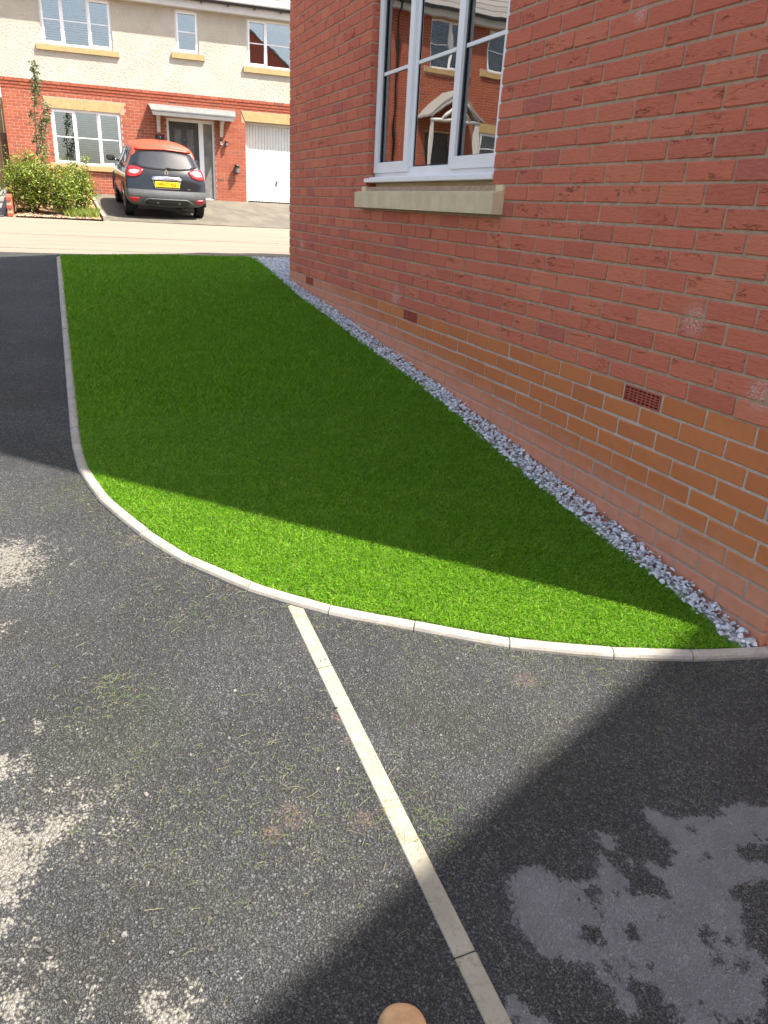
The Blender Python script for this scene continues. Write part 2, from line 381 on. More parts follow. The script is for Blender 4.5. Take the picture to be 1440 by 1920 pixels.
def m_slate():
    t = NT('slate_chippings'); r = t.n('ShaderNodeNewGeometry').outputs['Random Per Island']; p = t.pos()
    c = t.ramp(r, [(0, (.30, .31, .34)), (.12, (.50, .52, .55)), (.5, (.62, .64, .67)), (.8, (.70, .71, .74)), (.93, (.52, .54, .57)), (1, (.38, .34, .30))])
    c = t.mix(t.mapr(t.noise(p, 90, 4), .45, .7, 0, .35), c, (.25, .26, .29))
    return t.fin(c, .75, t.bump(t.noise(p, 150, 3), .3, .002), .3)
def m_soil(): 
    t = NT('bed_soil'); p = t.pos(); c = t.mix(t.mapr(t.noise(p, 14, 5), .3, .7), (.16, .095, .055), (.26, .17, .105))
    return t.fin(c, .95, t.bump(t.noise(p, 60, 5), .8, .02), .1)
def m_orange():
    return simple('orange_sand', (.42, .25, .12), .95, .25, 30, .1, bump=.4)
def m_wood(name, col):
    t = NT(name); p = t.pos(); q = t.scale(p, (6, 6, .6)); r = t.rnd()
    c = t.mix(t.mapr(t.noise(q, 8, 5), .3, .7), tuple(x * .75 for x in col), col); c = t.mix(t.math('MULTIPLY', r, .4), c, tuple(x * .6 for x in col))
    return t.fin(c, .85, t.bump(t.noise(q, 20, 4), .3, .004), .2)

MAT = dict(brick=m_brick_near(), plinth=m_plinth(), mortar=m_mortar('lime_mortar', (.38, .265, .185), (.47, .335, .235)), plmortar=m_mortar('pale_plinth_mortar', (.47, .36, .30), (.58, .47, .40), True),
    farbrick=m_far_brick(), farmortar=m_mortar('pale_mortar', (.40, .26, .19), (.46, .32, .24)), tarmac=m_tarmac(), road=m_road(), fardrive=m_far_drive(),
    kerb=m_concrete('kerb_concrete', (.27, .25, .22), (.34, .32, .285), (.25, .20, .14)), strip=m_concrete('edging_concrete', (.24, .225, .18), (.295, .275, .22), (.19, .165, .11)),
    grass=m_grass(), turf=m_turf_base(), slate=m_slate(), upvc=simple('white_upvc', (.78, .79, .80), .3, .03), gasket=simple('black_gasket', (.012, .012, .013), .6),
    sill=simple('buff_cast_stone', (.66, .53, .335), .9, .08, 9, .15, bump=.25, bsc=150), farstone=simple('yellow_cast_stone', (.40, .285, .14), .9, .08, 8, .15),
    airbrick=simple('terracotta_vent', (.42, .085, .05), .7, .15, 40, .3), dark=simple('hole_shade', (.01, .01, .01), .9), glass=m_glass('window_glass'),
    farglass=m_glass('far_window_glass', (.88, .94, .95), 2.9), render=m_render(), rooftile=m_island('concrete_roof_tiles', [(0, (.26, .24, .225)), (.5, (.31, .29, .27)), (1, (.23, .215, .205))]),
    fascia=simple('white_fascia', (.52, .51, .48), .5, .04), gutter=simple('black_gutter', (.018, .018, .02), .4), plaster=simple('plaster', (.45, .43, .40), .9, .05), blind=simple('white_blind', (.80, .82, .82), .6, .05),
    door=simple('charcoal_door', (.045, .042, .038), .45, .15), doorglass=simple('obscured_door_glass', (.12, .12, .115), .2, .2), garage=simple('white_garage_door', (.62, .62, .59), .45, .04), lead=simple('lead_grey_sheet', (.15, .16, .155), .6, .1),
    chrome=simple('chrome', (.72, .73, .75), .15, .05, metal=1.0), lampblack=simple('black_lamp', (.015, .015, .016), .45), lampglass=simple('frosted_lamp_glass', (.6, .58, .52), .3, .05), steel=simple('brushed_steel', (.45, .44, .42), .35, .1, metal=.8),
    carblack=simple('black_car_paint', (.012, .013, .016), .12, .15, 2, .6), carred=simple('red_car_roof', (.44, .058, .026), .28, .06, 3, .5), plastic=simple('grey_bumper_plastic', (.085, .088, .09), .5, .1), darkplastic=simple('black_trim_plastic', (.02, .02, .021), .55, .1),
    carglass=simple('tinted_car_glass', (.018, .019, .022), .05, .2, 3, .8), redlens=simple('red_lamp_lens', (.42, .012, .018), .15, .1, 30, .6), clearlens=simple('clear_lamp_lens', (.42, .27, .26), .12, .1, 30, .6), plate=simple('yellow_number_plate', (.75, .52, .01), .4, .04), tyre=simple('tyre_rubber', (.022, .021, .020), .8, .2, 20, .2), 
    white=simple('white_print', (.8, .8, .8), .5), black=simple('black_print', (.01, .01, .01), .6), rim=simple('alloy_rim', (.35, .35, .36), .35, .1, metal=.9), soil=m_soil(), orange=m_orange(),
    woodpale=m_wood('pale_fence_timber', (.50, .34, .16)), woodshade=m_wood('shade_dark_timber', (.12, .07, .045)), bark=simple('bark', (.16, .11, .07), .95, .3, 30, .1, bump=.5), stake=m_wood('stake_timber', (.34, .22, .12)),  # the dark timber colour carries the shade on the lower fence
    leafshrub=m_leaf('shrub_leaf', [(0, (.06, .09, .012)), (.3, (.12, .17, .022)), (.65, (.21, .27, .035)), (.9, (.30, .34, .05)), (1, (.28, .22, .10))]), leaftree=m_leaf('tree_leaf', [(0, (.055, .095, .035)), (.5, (.085, .13, .05)), (.85, (.13, .17, .085)), (1, (.20, .21, .15))]),
    litter=m_island('leaf_litter', [(0, (.30, .19, .12)), (.3, (.20, .12, .08)), (.6, (.42, .31, .21)), (.85, (.34, .23, .16)), (1, (.52, .42, .32))]), slab=simple('grey_paving', (.17, .165, .155), .9, .1, 5, .2, bump=.2),
    clip=m_leaf('dry_grass_clippings', [(0, (.07, .15, .025)), (.3, (.12, .20, .04)), (.55, (.20, .22, .08)), (.8, (.25, .22, .12)), (1, (.30, .26, .17))], .15), chip=m_island('loose_stone', [(0, (.06, .06, .058)), (.4, (.10, .097, .092)), (.75, (.15, .142, .13)), (1, (.24, .22, .195))]),
    frost=simple('frosted_glass', (.17, .165, .15), .25, .25, 3), boot=simple('tan_nubuck_leather', (.50, .31, .16), .8, .16, 35, .2, bump=.5, bsc=240), bootsole=simple('boot_sole_rubber', (.20, .12, .06), .8), earth=simple('earth', (.20, .16, .10), .95, .3, 1, .1), curtain=simple('room_wall', (.30, .29, .28), .9))

# ================================================================== SETTING
def sheet(name, xs, ys, dz, mat, kind='structure', skip=None):
    X, Y = np.meshgrid(np.asarray(xs, float), np.asarray(ys, float), indexing='ij')
    Z = zg(X, Y) + dz; V = np.stack([X.ravel(), Y.ravel(), Z.ravel()], 1)
    nx, ny = X.shape; i, j = np.meshgrid(np.arange(nx - 1), np.arange(ny - 1), indexing='ij'); a = (i * ny + j).ravel()
    F = np.stack([a, a + ny, a + ny + 1, a + 1], 1)
    if skip is not None:
        cx = (X[:-1, :-1] + X[1:, 1:]) / 2; cy = (Y[:-1, :-1] + Y[1:, 1:]) / 2
        F = F[~skip(cx.ravel(), cy.ravel())]
    o = link(name, npmesh(name, V, [F], True), mat); tag(o, kind=kind); return o
lin = np.linspace
xs_far = np.r_[-900, -300, -120, -60, -40, lin(-30, 9, 79), 20, 60, 200, 900]
ys_far = np.r_[-900, -300, -100, -50, lin(-30, 30, 61), 50, 100, 300, 900]
g = sheet('ground', xs_far, ys_far, -.09, MAT['earth']); tag(g, 'bare earth ground under the whole estate')
r = sheet('road', np.r_[lin(NJ - 1.2, -12, 12), lin(-11.5, XE + .02, 20)], np.r_[-80, -40, lin(-25, 25, 51), 40, 80], 0.0, MAT['road']); tag(r, 'sandy dust covered sunlit road between lawn and far house')
# near tarmac drive: coarse outer sheet and a fine sheet with the spill marks
FX0, FX1, FY0, FY1 = -1.6, 2.6, -3.4, 0.10
skipf = lambda cx, cy: (cx > FX0) & (cx < FX1) & (cy > FY0) & (cy < FY1)
xs = np.unique(np.round(np.r_[lin(XE, FX0, 30), lin(FX0, FX1, 30), lin(FX1, 14, 24)], 4)); ys = np.unique(np.round(np.r_[lin(-14, FY0, 24), lin(FY0, FY1, 20), lin(FY1, 14, 30)], 4))
dr = sheet('driveway', xs, ys, .004, MAT['tarmac'], skip=skipf); tag(dr, 'dark coarse tarmac driveway around the lawn')

def poly_sdf(P, poly):
    poly = np.asarray(poly, float); n = len(poly); d = np.full(len(P), 9.0); ins = np.zeros(len(P), bool)
    for i in range(n):
        a = poly[i]; b = poly[(i + 1) % n]; e = b - a; w = P - a
        t = np.clip((w @ e) / max(e @ e, 1e-12), 0, 1); d = np.minimum(d, np.linalg.norm(w - t[:, None] * e, axis=1))
        c = (a[1] > P[:, 1]) != (b[1] > P[:, 1]); ins ^= c & (P[:, 0] < a[0] + (P[:, 1] - a[1]) / (b[1] - a[1] + 1e-12) * e[0])
    return np.where(ins, d, -d)
def gpoly(pts, ox, oy, sc): return [gp(ox + x / sc, oy + y / sc, -.026)[:2] for x, y in pts]
st = .0125
gx = np.arange(FX0, FX1 + st / 2, st); gy = np.arange(FY0, FY1 + st / 2, st); X, Y = np.meshgrid(gx, gy, indexing='ij'); P2 = np.stack([X.ravel(), Y.ravel()], 1)
A = (900, 1450, 2.667)
outl = [(140,550),(230,480),(330,500),(400,545),(520,565),(600,545),(605,430),(650,470),(700,520),(740,600),(830,625),(960,655),(945,560),(890,500),(960,470),(1005,380),(905,290),(825,195),(900,210),(1000,240),(1100,230),(1195,235),(1220,180),(1300,160),(1500,200),(1500,330),(1380,350),(1280,345),(1300,450),(1500,480),(1420,525),(1250,555),(1210,620),(1290,650),(1290,780),(1320,870),(1400,940),(1500,990),(1380,1020),(1410,1160),(1380,1210),(1250,1200),(1200,1290),(1030,1290),(980,1170),(920,1130),(910,1060),(800,1000),(750,1045),(690,1000),(600,940),(560,920),(320,910),(290,830),(200,750),(180,640)]
stain = poly_sdf(P2, gpoly(outl, *A))
def disc(cx, cy, r): 
    c = gp(A[0] + cx / A[2], A[1] + cy / A[2], -.026)[:2]; e = gp(A[0] + (cx + r) / A[2], A[1] + cy / A[2], -.026)[:2]
    return np.linalg.norm(e - c) - np.linalg.norm(P2 - c, axis=1)
for h in [(555,800,62),(765,795,52),(905,725,34),(560,600,52),(600,690,40),(1130,815,58),(1240,840,42),(1200,955,44),(1320,975,38),(1170,1190,34),(640,970,28),(742,965,24),(850,970,24),(710,910,18),(1050,285,32),(1330,400,60),(1140,420,24),(495,630,30),(690,610,24),(1020,670,20),(615,860,34),(440,810,18),(390,690,14),(1000,810,14),(1260,600,30),(1400,330,30),(1090,440,18),(840,660,14),(1150,905,26),(930,1030,14),(1100,1150,14)]: stain = np.minimum(stain, -disc(*h))
for b in [(635,340,34),(620,430,14),(860,470,8),(765,445,9)]: stain = np.maximum(stain, disc(*b))
for pl in [[(590,960),(640,1010),(720,1090),(770,1190),(750,1195),(690,1140),(660,1060),(590,1000)], [(150,1125),(180,1135),(240,1200),(330,1260),(330,1330),(200,1330),(165,1220)]]: stain = np.maximum(stain, poly_sdf(P2, gpoly(pl, *A)))
B = (0, 1300, 2.88)
sand = np.full(len(P2), -.3)
for pl in [[(-300,345),(115,350),(130,430),(60,500),(-300,520)], [(-300,690),(200,690),(300,645),(440,655),(450,715),(340,800),(225,880),(165,1060),(120,1140),(40,1170),(-300,1120)], [(-300,1640),(150,1600),(140,1700),(40,1745),(-300,1760)], [(790,1660),(920,1640),(1050,1650),(1040,1720),(1000,1860),(760,1860)], [(-100,1230),(60,1210),(80,1260),(20,1310),(-100,1320)]]: sand = np.maximum(sand, poly_sdf(P2, gpoly(pl, *B)))
A0 = A; A = B
for b in [(385,505,46),(270,510,34),(590,550,36),(480,600,30),(430,840,26),(260,1500,28),(490,1620,30),(220,180,26),(420,205,20),(110,1360,26),(640,690,34),(560,700,34),(640,770,18),(1040,1540,26),(460,1700,30),(330,770,40),(160,1740,60),(80,1450,20),(540,880,24)]: sand = np.maximum(sand, disc(*b) - .006)
C8 = (0, 820, 2.571)
for pl, sub in [([(-300,500),(120,450),(260,480),(330,560),(250,690),(150,760),(-300,800)], .035), ([(-300,880),(90,870),(60,960),(-300,980)], .03), ([(280,470),(420,520),(470,620),(350,700),(250,640)], .05)]: sand = np.maximum(sand, poly_sdf(P2, gpoly(pl, *C8)) * .5 - sub)
A = A0
def blob(px, py, rm):
    c = gp(px, py, -.026)[:2]; return np.clip(1 - np.linalg.norm(P2 - c, axis=1) / rm, 0, 1)
orange = np.zeros(len(P2))
for q in [(985,1275,.055),(578,1212,.035),(640,1345,.035),(660,1390,.03),(450,1098,.06),(725,1520,.03),(260,1010,.05),(680,1540,.04),(510,1565,.03),(545,1530,.05)]: orange = np.maximum(orange, sstep(blob(*q) * 1.6))
Z = zg(X, Y) + .004; V = np.stack([X.ravel(), Y.ravel(), Z.ravel()], 1); nx, ny = X.shape
i, j = np.meshgrid(np.arange(nx - 1), np.arange(ny - 1), indexing='ij'); a = (i * ny + j).ravel()
me = npmesh('spill_marked_driveway', V, [np.stack([a, a + ny, a + ny + 1, a + 1], 1)], True)
for nm, arr in (('stain', np.clip(stain, -.12, .12)), ('sand', np.clip(sand, -.2, .12)), ('orange', orange)):
    at = me.attributes.new(nm, 'FLOAT', 'POINT'); at.data.foreach_set('value', arr.astype(np.float32))
o = link('near_driveway', me, MAT['tarmac']); tag(o, 'tarmac in the foreground with pale cement spill marks', kind='structure')
# the coarse sheets have no such attributes: give them "far from any mark"
for nm, v in (('stain', -.2), ('sand', -.3), ('orange', 0.0)):
    at = dr.data.attributes.new(nm, 'FLOAT', 'POINT'); at.data.foreach_set('value', np.full(len(dr.data.vertices), v, np.float32))

# far drive in house coordinates (u along facade, w = N)
def fw(u, N, z=None):
    p = FU * u + FN * N
    return (p[0], p[1], float(zg(p[0], p[1])) if z is None else z)
def fsheet(name, us, Ns, dz, mat, edge=None):
    V = []; F = []
    for u_i, u in enumerate(us):
        for N in Ns:
            uu = edge(u, N) if edge else u
            p = fw(uu, N); V.append((p[0], p[1], p[2] + dz))
    m = len(Ns)
    for a in range(len(us) - 1):
        for b in range(m - 1): F.append((a * m + b, a * m + b + 1, (a + 1) * m + b + 1, (a + 1) * m + b))
    o = link(name, MB().add(V, F).mesh(name), mat); tag(o, kind='structure'); return o
Ns = list(lin(-22.0, -15.35, 24)); EDG = lambda N: -3.03 + (N + 20.2) / 5.33 * .50      # bed / drive boundary
d2 = fsheet('far_driveway', list(lin(0, 1, 24)), Ns, .010, MAT['fardrive'], lambda t, N: EDG(N) + t * (9.0 - EDG(N))); tag(d2, 'sloping grey driveway in front of the far house')

# ================================================================== NEAR HOUSE
NX0, NX1 = -22.5 * .225, 4 * .225            # -5.0625 .. 0.9
MX0 = -3.9                                   # two-storey part starts here; front bay's unseen top and lean-to added low to shape the shadow
EAVE = 5.1; DEP = 8.1
house = empty('brick_house', (NX1, 0, -1.0), 0, 'red brick house wall in shade with a white window, on an orange brick plinth', 'house')
HL = np.array([NX1, 0, -1.0])
def hl(x, y, z): return (x - HL[0], y - HL[1], z - HL[2])
class HMB(MB):                               # world coordinates in, house-local out
    def build(s, name, mat, parent=None, recalc=True):
        s.v = [hl(*q) for q in s.v]; return super().build(name, mat, parent, recalc)
WX0, WX1, WZ0, WZ1 = -13.5 * .225, -5.5 * .225, 10 * .075, 28 * .075
MY = .0055; TH = .30
wall = HMB()
def wallslab(x0, x1, z0, z1): wall.box(x0, x1, MY, TH, z0, z1)
wallslab(NX0 + MY, WX0, -1.0, 2.62); wallslab(WX1, NX1 - MY, -1.0, EAVE); wallslab(WX0, WX1, -1.0, WZ0); wallslab(WX0, WX1, WZ1, 2.62); wallslab(MX0, WX1, 2.62, EAVE)
wall.box(NX1 - TH, NX1 - MY, TH, DEP, -1.0, EAVE); wall.box(MX0, NX1 - TH, DEP - TH, DEP, -1.0, EAVE); wall.box(MX0, MX0 + TH, TH, DEP, 2.62, EAVE)
wall.box(NX0 + MY, NX0 + TH, TH, DEP, -1.0, 2.62); wall.box(NX0 + TH, MX0, DEP - TH, DEP, -1.0, 2.62)
wallo = wall.build('wall', MAT['mortar'], house)
pm = HMB(); pm.box(NX0 + .004, NX1 - .004, .0045, .02, -1.0, -.0045); pm.box(NX1 - .02, NX1 - .0045, .02, 4.0, -1.0, -.0045); pm.build('plinth_mortar', MAT['plmortar'], house)
fl = HMB(); fl.box(NX0 + TH, NX1 - TH, TH, DEP - TH, -.1, .05); fl.box(NX0 + TH, MX0 + 1.5, TH, DEP - TH, 2.5, 2.6); fl.box(MX0 + 1.5, NX1 - TH, TH, DEP - TH, 2.5, 2.6); fl.build('floor_slab', MAT['plaster'], house)
inn = HMB(); inn.box(NX0 + TH, NX1 - TH, 3.6, 3.7, .05, 2.5); inn.box(-1.0, -.9, TH + .01, 3.6, .05, 2.5); inn.box(-4.1, -4.0, TH + .01, 3.6, .05, 2.5); inn.build('inner_wall', MAT['curtain'], house)

brick_full = {}
def brick_mesh(L, mat, var, H=.065, D=.03, c=.0035):
    k = (round(L, 3), mat, var)
    if k not in brick_full:
        me = MB().cbox(-L / 2, L / 2, 0, D, -H / 2, H / 2, c, .0018).mesh('brick')
        bm = bmesh.new(); bm.from_mesh(me); bmesh.ops.recalc_face_normals(bm, faces=bm.faces); bm.to_mesh(me); bm.free()
        me.materials.append(MAT[mat]); brick_full[k] = me
    return brick_full[k]
VENTS = [0, -10, -20]
cand = []                                    # (x centre, z centre, length, material)
for k in range(-13, 68):
    z = (k + .5) * .075; odd = k % 2 != 0
    edges = list(np.arange(-22.5, 4.01, .5)); 
    perps = [-22.5] + ([float(s) for s in range(-22, 5)] if odd else [s + .5 for s in range(-22, 4)] + [4.0])
    for a, b in zip(perps[:-1], perps[1:]):
        if b - a < .01: continue
        if k == -1 and a in VENTS: continue
        segs = [(a, b)]
        if 10 <= k < 28:
            segs = []
            if a < -13.5: segs.append((a, min(b, -13.5)))
            if b > -5.5: segs.append((max(a, -5.5), b))
        if k in (8, 9):
            segs = []
            if a < -13.78: segs.append((a, min(b, -13.78)))
            if b > -4.94: segs.append((max(a, -4.94), b))
        for (p, q) in segs:
            if q - p < .12: continue
            x0 = p * .225 + (-.0035 if p == -5.5 and 10 <= k < 28 else .005 if p > -22.5 else 0); x1 = q * .225 - (-.0035 if q == -13.5 and 10 <= k < 28 else .005 if q < 4 else 0)
            if z > 2.6 and x0 < MX0: continue
            cand.append(((x0 + x1) / 2, z, x1 - x0, 'plinth' if k < 0 else 'brick'))
def shown(c):
    u, v, d = project((c[0], 0, c[1]))
    if not (-20 < u < 1460 and -20 < v < 1940) or c[1] < float(zp(c[0])) + .01: return 0
    return c[2] / d * FPX
score = [shown(c) for c in cand]; order = sorted(range(len(cand)), key=lambda i: -score[i]); single = set(order[:300])
rest = {'plinth': HMB(), 'brick': HMB()}
for i, (x, z, L, mt) in enumerate(cand):
    dy = R_.uniform(-.0012, .0012)
    if i in single:
        ob = bpy.data.objects.new('brick', brick_mesh(L, mt, R_.randrange(4))); COL.objects.link(ob); ob.parent = wallo
        ob.location = hl(x, dy, z); ob.rotation_euler = (0, R_.uniform(-.002, .002), R_.uniform(-.002, .002))
    else:
        rest[mt].cbox(x - L / 2, x + L / 2, dy, .03, z - .0325, z + .0325, .0035, .0018)
# return face at the near corner and reveals of the window
for k in range(-13, 68):
    z = (k + .5) * .075; odd = k % 2 != 0
    y = 0.0; first = True
    while y < 4.0:
        L = (.1075 if odd else .22) if first else .225
        a = y + (0 if first else .005); b = y + L - .005
        rest['plinth' if k < 0 else 'brick'].cbox(NX1 - .03, NX1, max(a, .031 if first else a), b, z - .0325, z + .0325, .0035, .0012); y += L; first = False
    if 10 <= k < 28:
        rest['brick'].cbox(WX0 - .03, WX0 + .0035, .026, .10, z - .0325, z + .0325, .003); rest['brick'].cbox(WX1 - .0035, WX1 + .03, .026, .10, z - .0325, z + .0325, .003)
for mt, nm in (('plinth', 'more_plinth_bricks'), ('brick', 'more_bricks')):
    ob = rest[mt].build(nm, MAT[mt], wallo); tag(ob, kind='stuff')
for s0 in VENTS:                             # clay air bricks in the plinth's top course
    x0 = s0 * .225 + .008; x1 = (s0 + 1) * .225 - .008; z0 = -.071; z1 = -.006
    m = HMB(); m.box(x0, x1, -.001, .03, z0, z0 + .006); m.box(x0, x1, -.001, .03, z1 - .006, z1); m.box(x0, x0 + .006, -.001, .03, z0 + .006, z1 - .006); m.box(x1 - .006, x1, -.001, .03, z0 + .006, z1 - .006)
    ab = m.build('air_brick', MAT['airbrick'], house); ab['label'] = 'red clay air brick grille'
    m = HMB()
    for q in range(1, 5): zz = z0 + .006 + (z1 - z0 - .012) * q / 5; m.box(x0 + .006, x1 - .006, -.0005, .0034, zz - .0024, zz + .0024)
    for q in range(1, 8): xx = x0 + .006 + (x1 - x0 - .012) * q / 8; m.box(xx - .003, xx + .003, .0002, .0036, z0 + .006, z1 - .006)
    m.build('grille', MAT['airbrick'], ab); m = HMB(); m.box(x0 + .005, x1 - .005, .0038, .0044, z0 + .005, z1 - .005); m.build('shade_sheet', MAT['dark'], ab)  # dark sheet paints the shade inside the grille holes

# cast stone sill in two stones
SX0, SX1, SJ = -13.78 * .225, -4.94 * .225, -9.33 * .225
for a, b in ((SX0, SJ - .002), (SJ + .002, SX1)):
    m = HMB(); prof = [(-.062, .612), (.14, .612), (.14, .735), (-.02, .722), (-.062, .712)]
    m.prism(prof, 0, a, b)
    e0, e1 = (a, a + .075) if a == SX0 else (b - .075, b)
    m.box(e0, e1, -.008, .03, .7235, .752)
    m.build('sill_stone', MAT['sill'], house)
m = HMB(); m.box(SJ - .0019, SJ + .0019, -.058, .1, .615, .71); m.build('sill_joint', MAT['mortar'], house)

# white window, three lights
win = empty('window', hl(0, 0, 0)); win.parent = house
win.location = (0, 0, 0); win['label'] = 'white three light window reflecting the houses opposite'
CX = (WX0 + WX1) / 2; FR = .062
FZ0 = WZ0 + .065; FZ1 = WZ1 - .004; fx0 = WX0 + .006; fx1 = WX1 - .006
m = HMB(); m.cbox(fx0, fx1, FR, FR + .07, FZ0, FZ0 + .055, .003); m.cbox(fx0, fx1, FR, FR + .07, FZ1 - .055, FZ1, .003)
m.cbox(fx0, fx0 + .05, FR, FR + .07, FZ0 + .055, FZ1 - .055, .003); m.cbox(fx1 - .05, fx1, FR, FR + .07, FZ0 + .055, FZ1 - .055, .003)
for xm in (-.29, .29): m.cbox(CX + xm - .035, CX + xm + .035, FR, FR + .07, FZ0 + .055, FZ1 - .055, .003)
m.build('frame', MAT['upvc'], win)
m = HMB(); m.cbox(WX0 - .02, WX1 + .0, -.012, .13, WZ0 + .028, WZ0 + .055, .004); m.box(WX0 + .002, WX1 - .002, .02, .13, WZ0 + .055, WZ0 + .064); m.build('upvc_cill', MAT['upvc'], win)
m = HMB(); m.box(WX0 + .003, WX1 - .003, .075, .13, WZ0 - .01, WZ0 + .027); m.build('sill_packer', MAT['sill'], win)
def light(x0, x1, sash):
    z0, z1 = FZ0 + .05, FZ1 - .05
    if sash:
        m = HMB(); f0 = FR - .018; w = .066; a0, a1, b0, b1 = x0 - .028, x1 + .028, z0 - .022, z1 + .022
        def bar(P):                                               # mitred sash member, outer face f0, bevelled towards the glass
            n = len(P); m.add([(x, f0, z) for x, z in P] + [(x, FR - .0005, z) for x, z in P], [tuple(range(n)), tuple(range(n, 2 * n))[::-1]] + [(i, n + i, n + (i + 1) % n, (i + 1) % n) for i in range(n)])
        e = .0012
        bar([(a0, b0), (a1, b0), (a1 - w, b0 + w - e), (a0 + w, b0 + w - e)]); bar([(a0, b1), (a0 + w, b1 - w + e), (a1 - w, b1 - w + e), (a1, b1)])
        bar([(a0, b0 + e), (a0 + w - e, b0 + w), (a0 + w - e, b1 - w), (a0, b1 - e)]); bar([(a1, b0 + e), (a1, b1 - e), (a1 - w + e, b1 - w), (a1 - w + e, b0 + w)])
        so_ = m.build('sash', MAT['upvc'], win)
        gx0, gx1, gz0, gz1 = a0 + w, a1 - w, b0 + w, b1 - w
    else: so_ = win; gx0, gx1, gz0, gz1 = x0 + .004, x1 - .004, z0 + .01, z1 - .01
    gy = FR + .012
    m = HMB(); t = .0045
    for q in ((gx0, gx0 + t, gz0, gz1), (gx1 - t, gx1, gz0, gz1), (gx0 + t, gx1 - t, gz0, gz0 + t), (gx0 + t, gx1 - t, gz1 - t, gz1)): m.box(q[0] - .001, q[1], gy - .004, gy - .0005, q[2], q[3])
    m.build('gasket', MAT['gasket'], so_)
    m = HMB(); m.box(gx0 - .003, gx1 + .003, gy, gy + .004, gz0 - .003, gz1 + .003); m.build('pane', MAT['glass'], so_)
    zb = 19.38 * .075; m = HMB(); m.cbox(gx0 + t, gx1 - t, gy - .010, gy - .001, zb - .011, zb + .011, .003); m.build('glazing_bar', MAT['upvc'], so_)
light(fx0 + .05, CX - .325, True); light(CX - .255, CX + .255, False); light(CX + .325, fx1 - .05, True)
# roofs: main pitched roof, unseen lean-to added over the front bay for its shadow
m = HMB(); TP = math.tan(math.radians(35)); yr = DEP / 2
def slope(y0, z0, y1, z1, x0, x1, t=.12): m.add([(x0, y0, z0), (x1, y0, z0), (x1, y1, z1), (x0, y1, z1), (x0, y0, z0 - t), (x1, y0, z0 - t), (x1, y1, z1 - t), (x0, y1, z1 - t)], [(0, 1, 2, 3), (7, 6, 5, 4), (0, 4, 5, 1), (1, 5, 6, 2), (2, 6, 7, 3), (3, 7, 4, 0)])
slope(-.28, EAVE - .05, yr, EAVE - .05 + (yr + .28) * TP, MX0 - .03, NX1 + .03); slope(DEP + .28, EAVE - .05, yr, EAVE - .05 + (yr + .28) * TP, MX0 - .03, NX1 + .03)
m.add([(NX0 - .02, -.02, 2.66), (MX0, -.02, 3.15), (MX0, DEP, 3.15), (NX0 - .02, DEP, 2.66), (NX0 - .02, -.02, 2.62), (MX0, -.02, 2.62), (MX0, DEP, 2.62), (NX0 - .02, DEP, 2.62)], [(0, 1, 2, 3), (7, 6, 5, 4), (0, 4, 5, 1), (1, 5, 6, 2), (2, 6, 7, 3), (3, 7, 4, 0)])
m.build('roof', MAT['rooftile'], house)
m = HMB()
for x in (MX0, NX1 - .2): m.prism([(0.001, EAVE), (DEP, EAVE), (yr, EAVE + yr * TP - .0)], 0, x, x + .199)
m.build('gable_peak', MAT['brick'], house)

# neighbouring house behind the viewer's right shoulder: its verge throws the diagonal shadow
nb = empty('neighbouring_house', (3.9, .4, -1.1), 0, 'red brick neighbouring house behind the viewer, casting the diagonal shadow', 'house')
m = MB(); m.box(.03, 8, 0, 8.4, .1, 5.6); m.prism([(0, 5.6), (8.4, 5.6), (4.2, 5.6 + 4.2 * .684)], 0, .03, 8); m.build('wall', MAT['farbrick'], nb)
# verge: height above plane chosen so that its shadow runs through (1.07,-1.04) and (1.44,-1.90)
kx, ky = sunv.x / sunv.z, sunv.y / sunv.z
def caster(px, py):                          # point of the verge (x = 3.9) whose shadow falls on this pixel's ground point
    q = gp(px, py, -.026); h = (3.9 - q[0]) / kx; return q[1] + ky * h, q[2] + h
(ya_, za_), (yb_, zb_) = caster(1222, 1240), caster(452, 1920)
vs_ = (za_ - zb_) / (ya_ - yb_); vz = lambda y: zb_ + vs_ * (y - yb_)
m = MB()
def P(x, y, z): return (x - 3.9, y - .4, z + 1.1)
y0, y1 = -.05, 4.7
m.add([P(3.9, y0, vz(y0)), P(12, y0, vz(y0)), P(12, y1, vz(y1)), P(3.9, y1, vz(y1)), P(3.9, y0, vz(y0) - .14), P(12, y0, vz(y0) - .14), P(12, y1, vz(y1) - .14), P(3.9, y1, vz(y1) - .14)], [(0, 1, 2, 3), (7, 6, 5, 4), (0, 4, 5, 1), (1, 5, 6, 2), (2, 6, 7, 3), (3, 7, 4, 0)])
y2 = 9.4; zz = vz(y1); ze = zz - vs_ * (y2 - y1)
m.add([P(3.9, y1, zz), P(12, y1, zz), P(12, y2, ze), P(3.9, y2, ze), P(3.9, y1, zz - .14), P(12, y1, zz - .14), P(12, y2, ze - .14), P(3.9, y2, ze - .14)], [(0, 1, 2, 3), (7, 6, 5, 4), (0, 4, 5, 1), (1, 5, 6, 2), (2, 6, 7, 3), (3, 7, 4, 0)])
m.build('roof', MAT['rooftile'], nb)

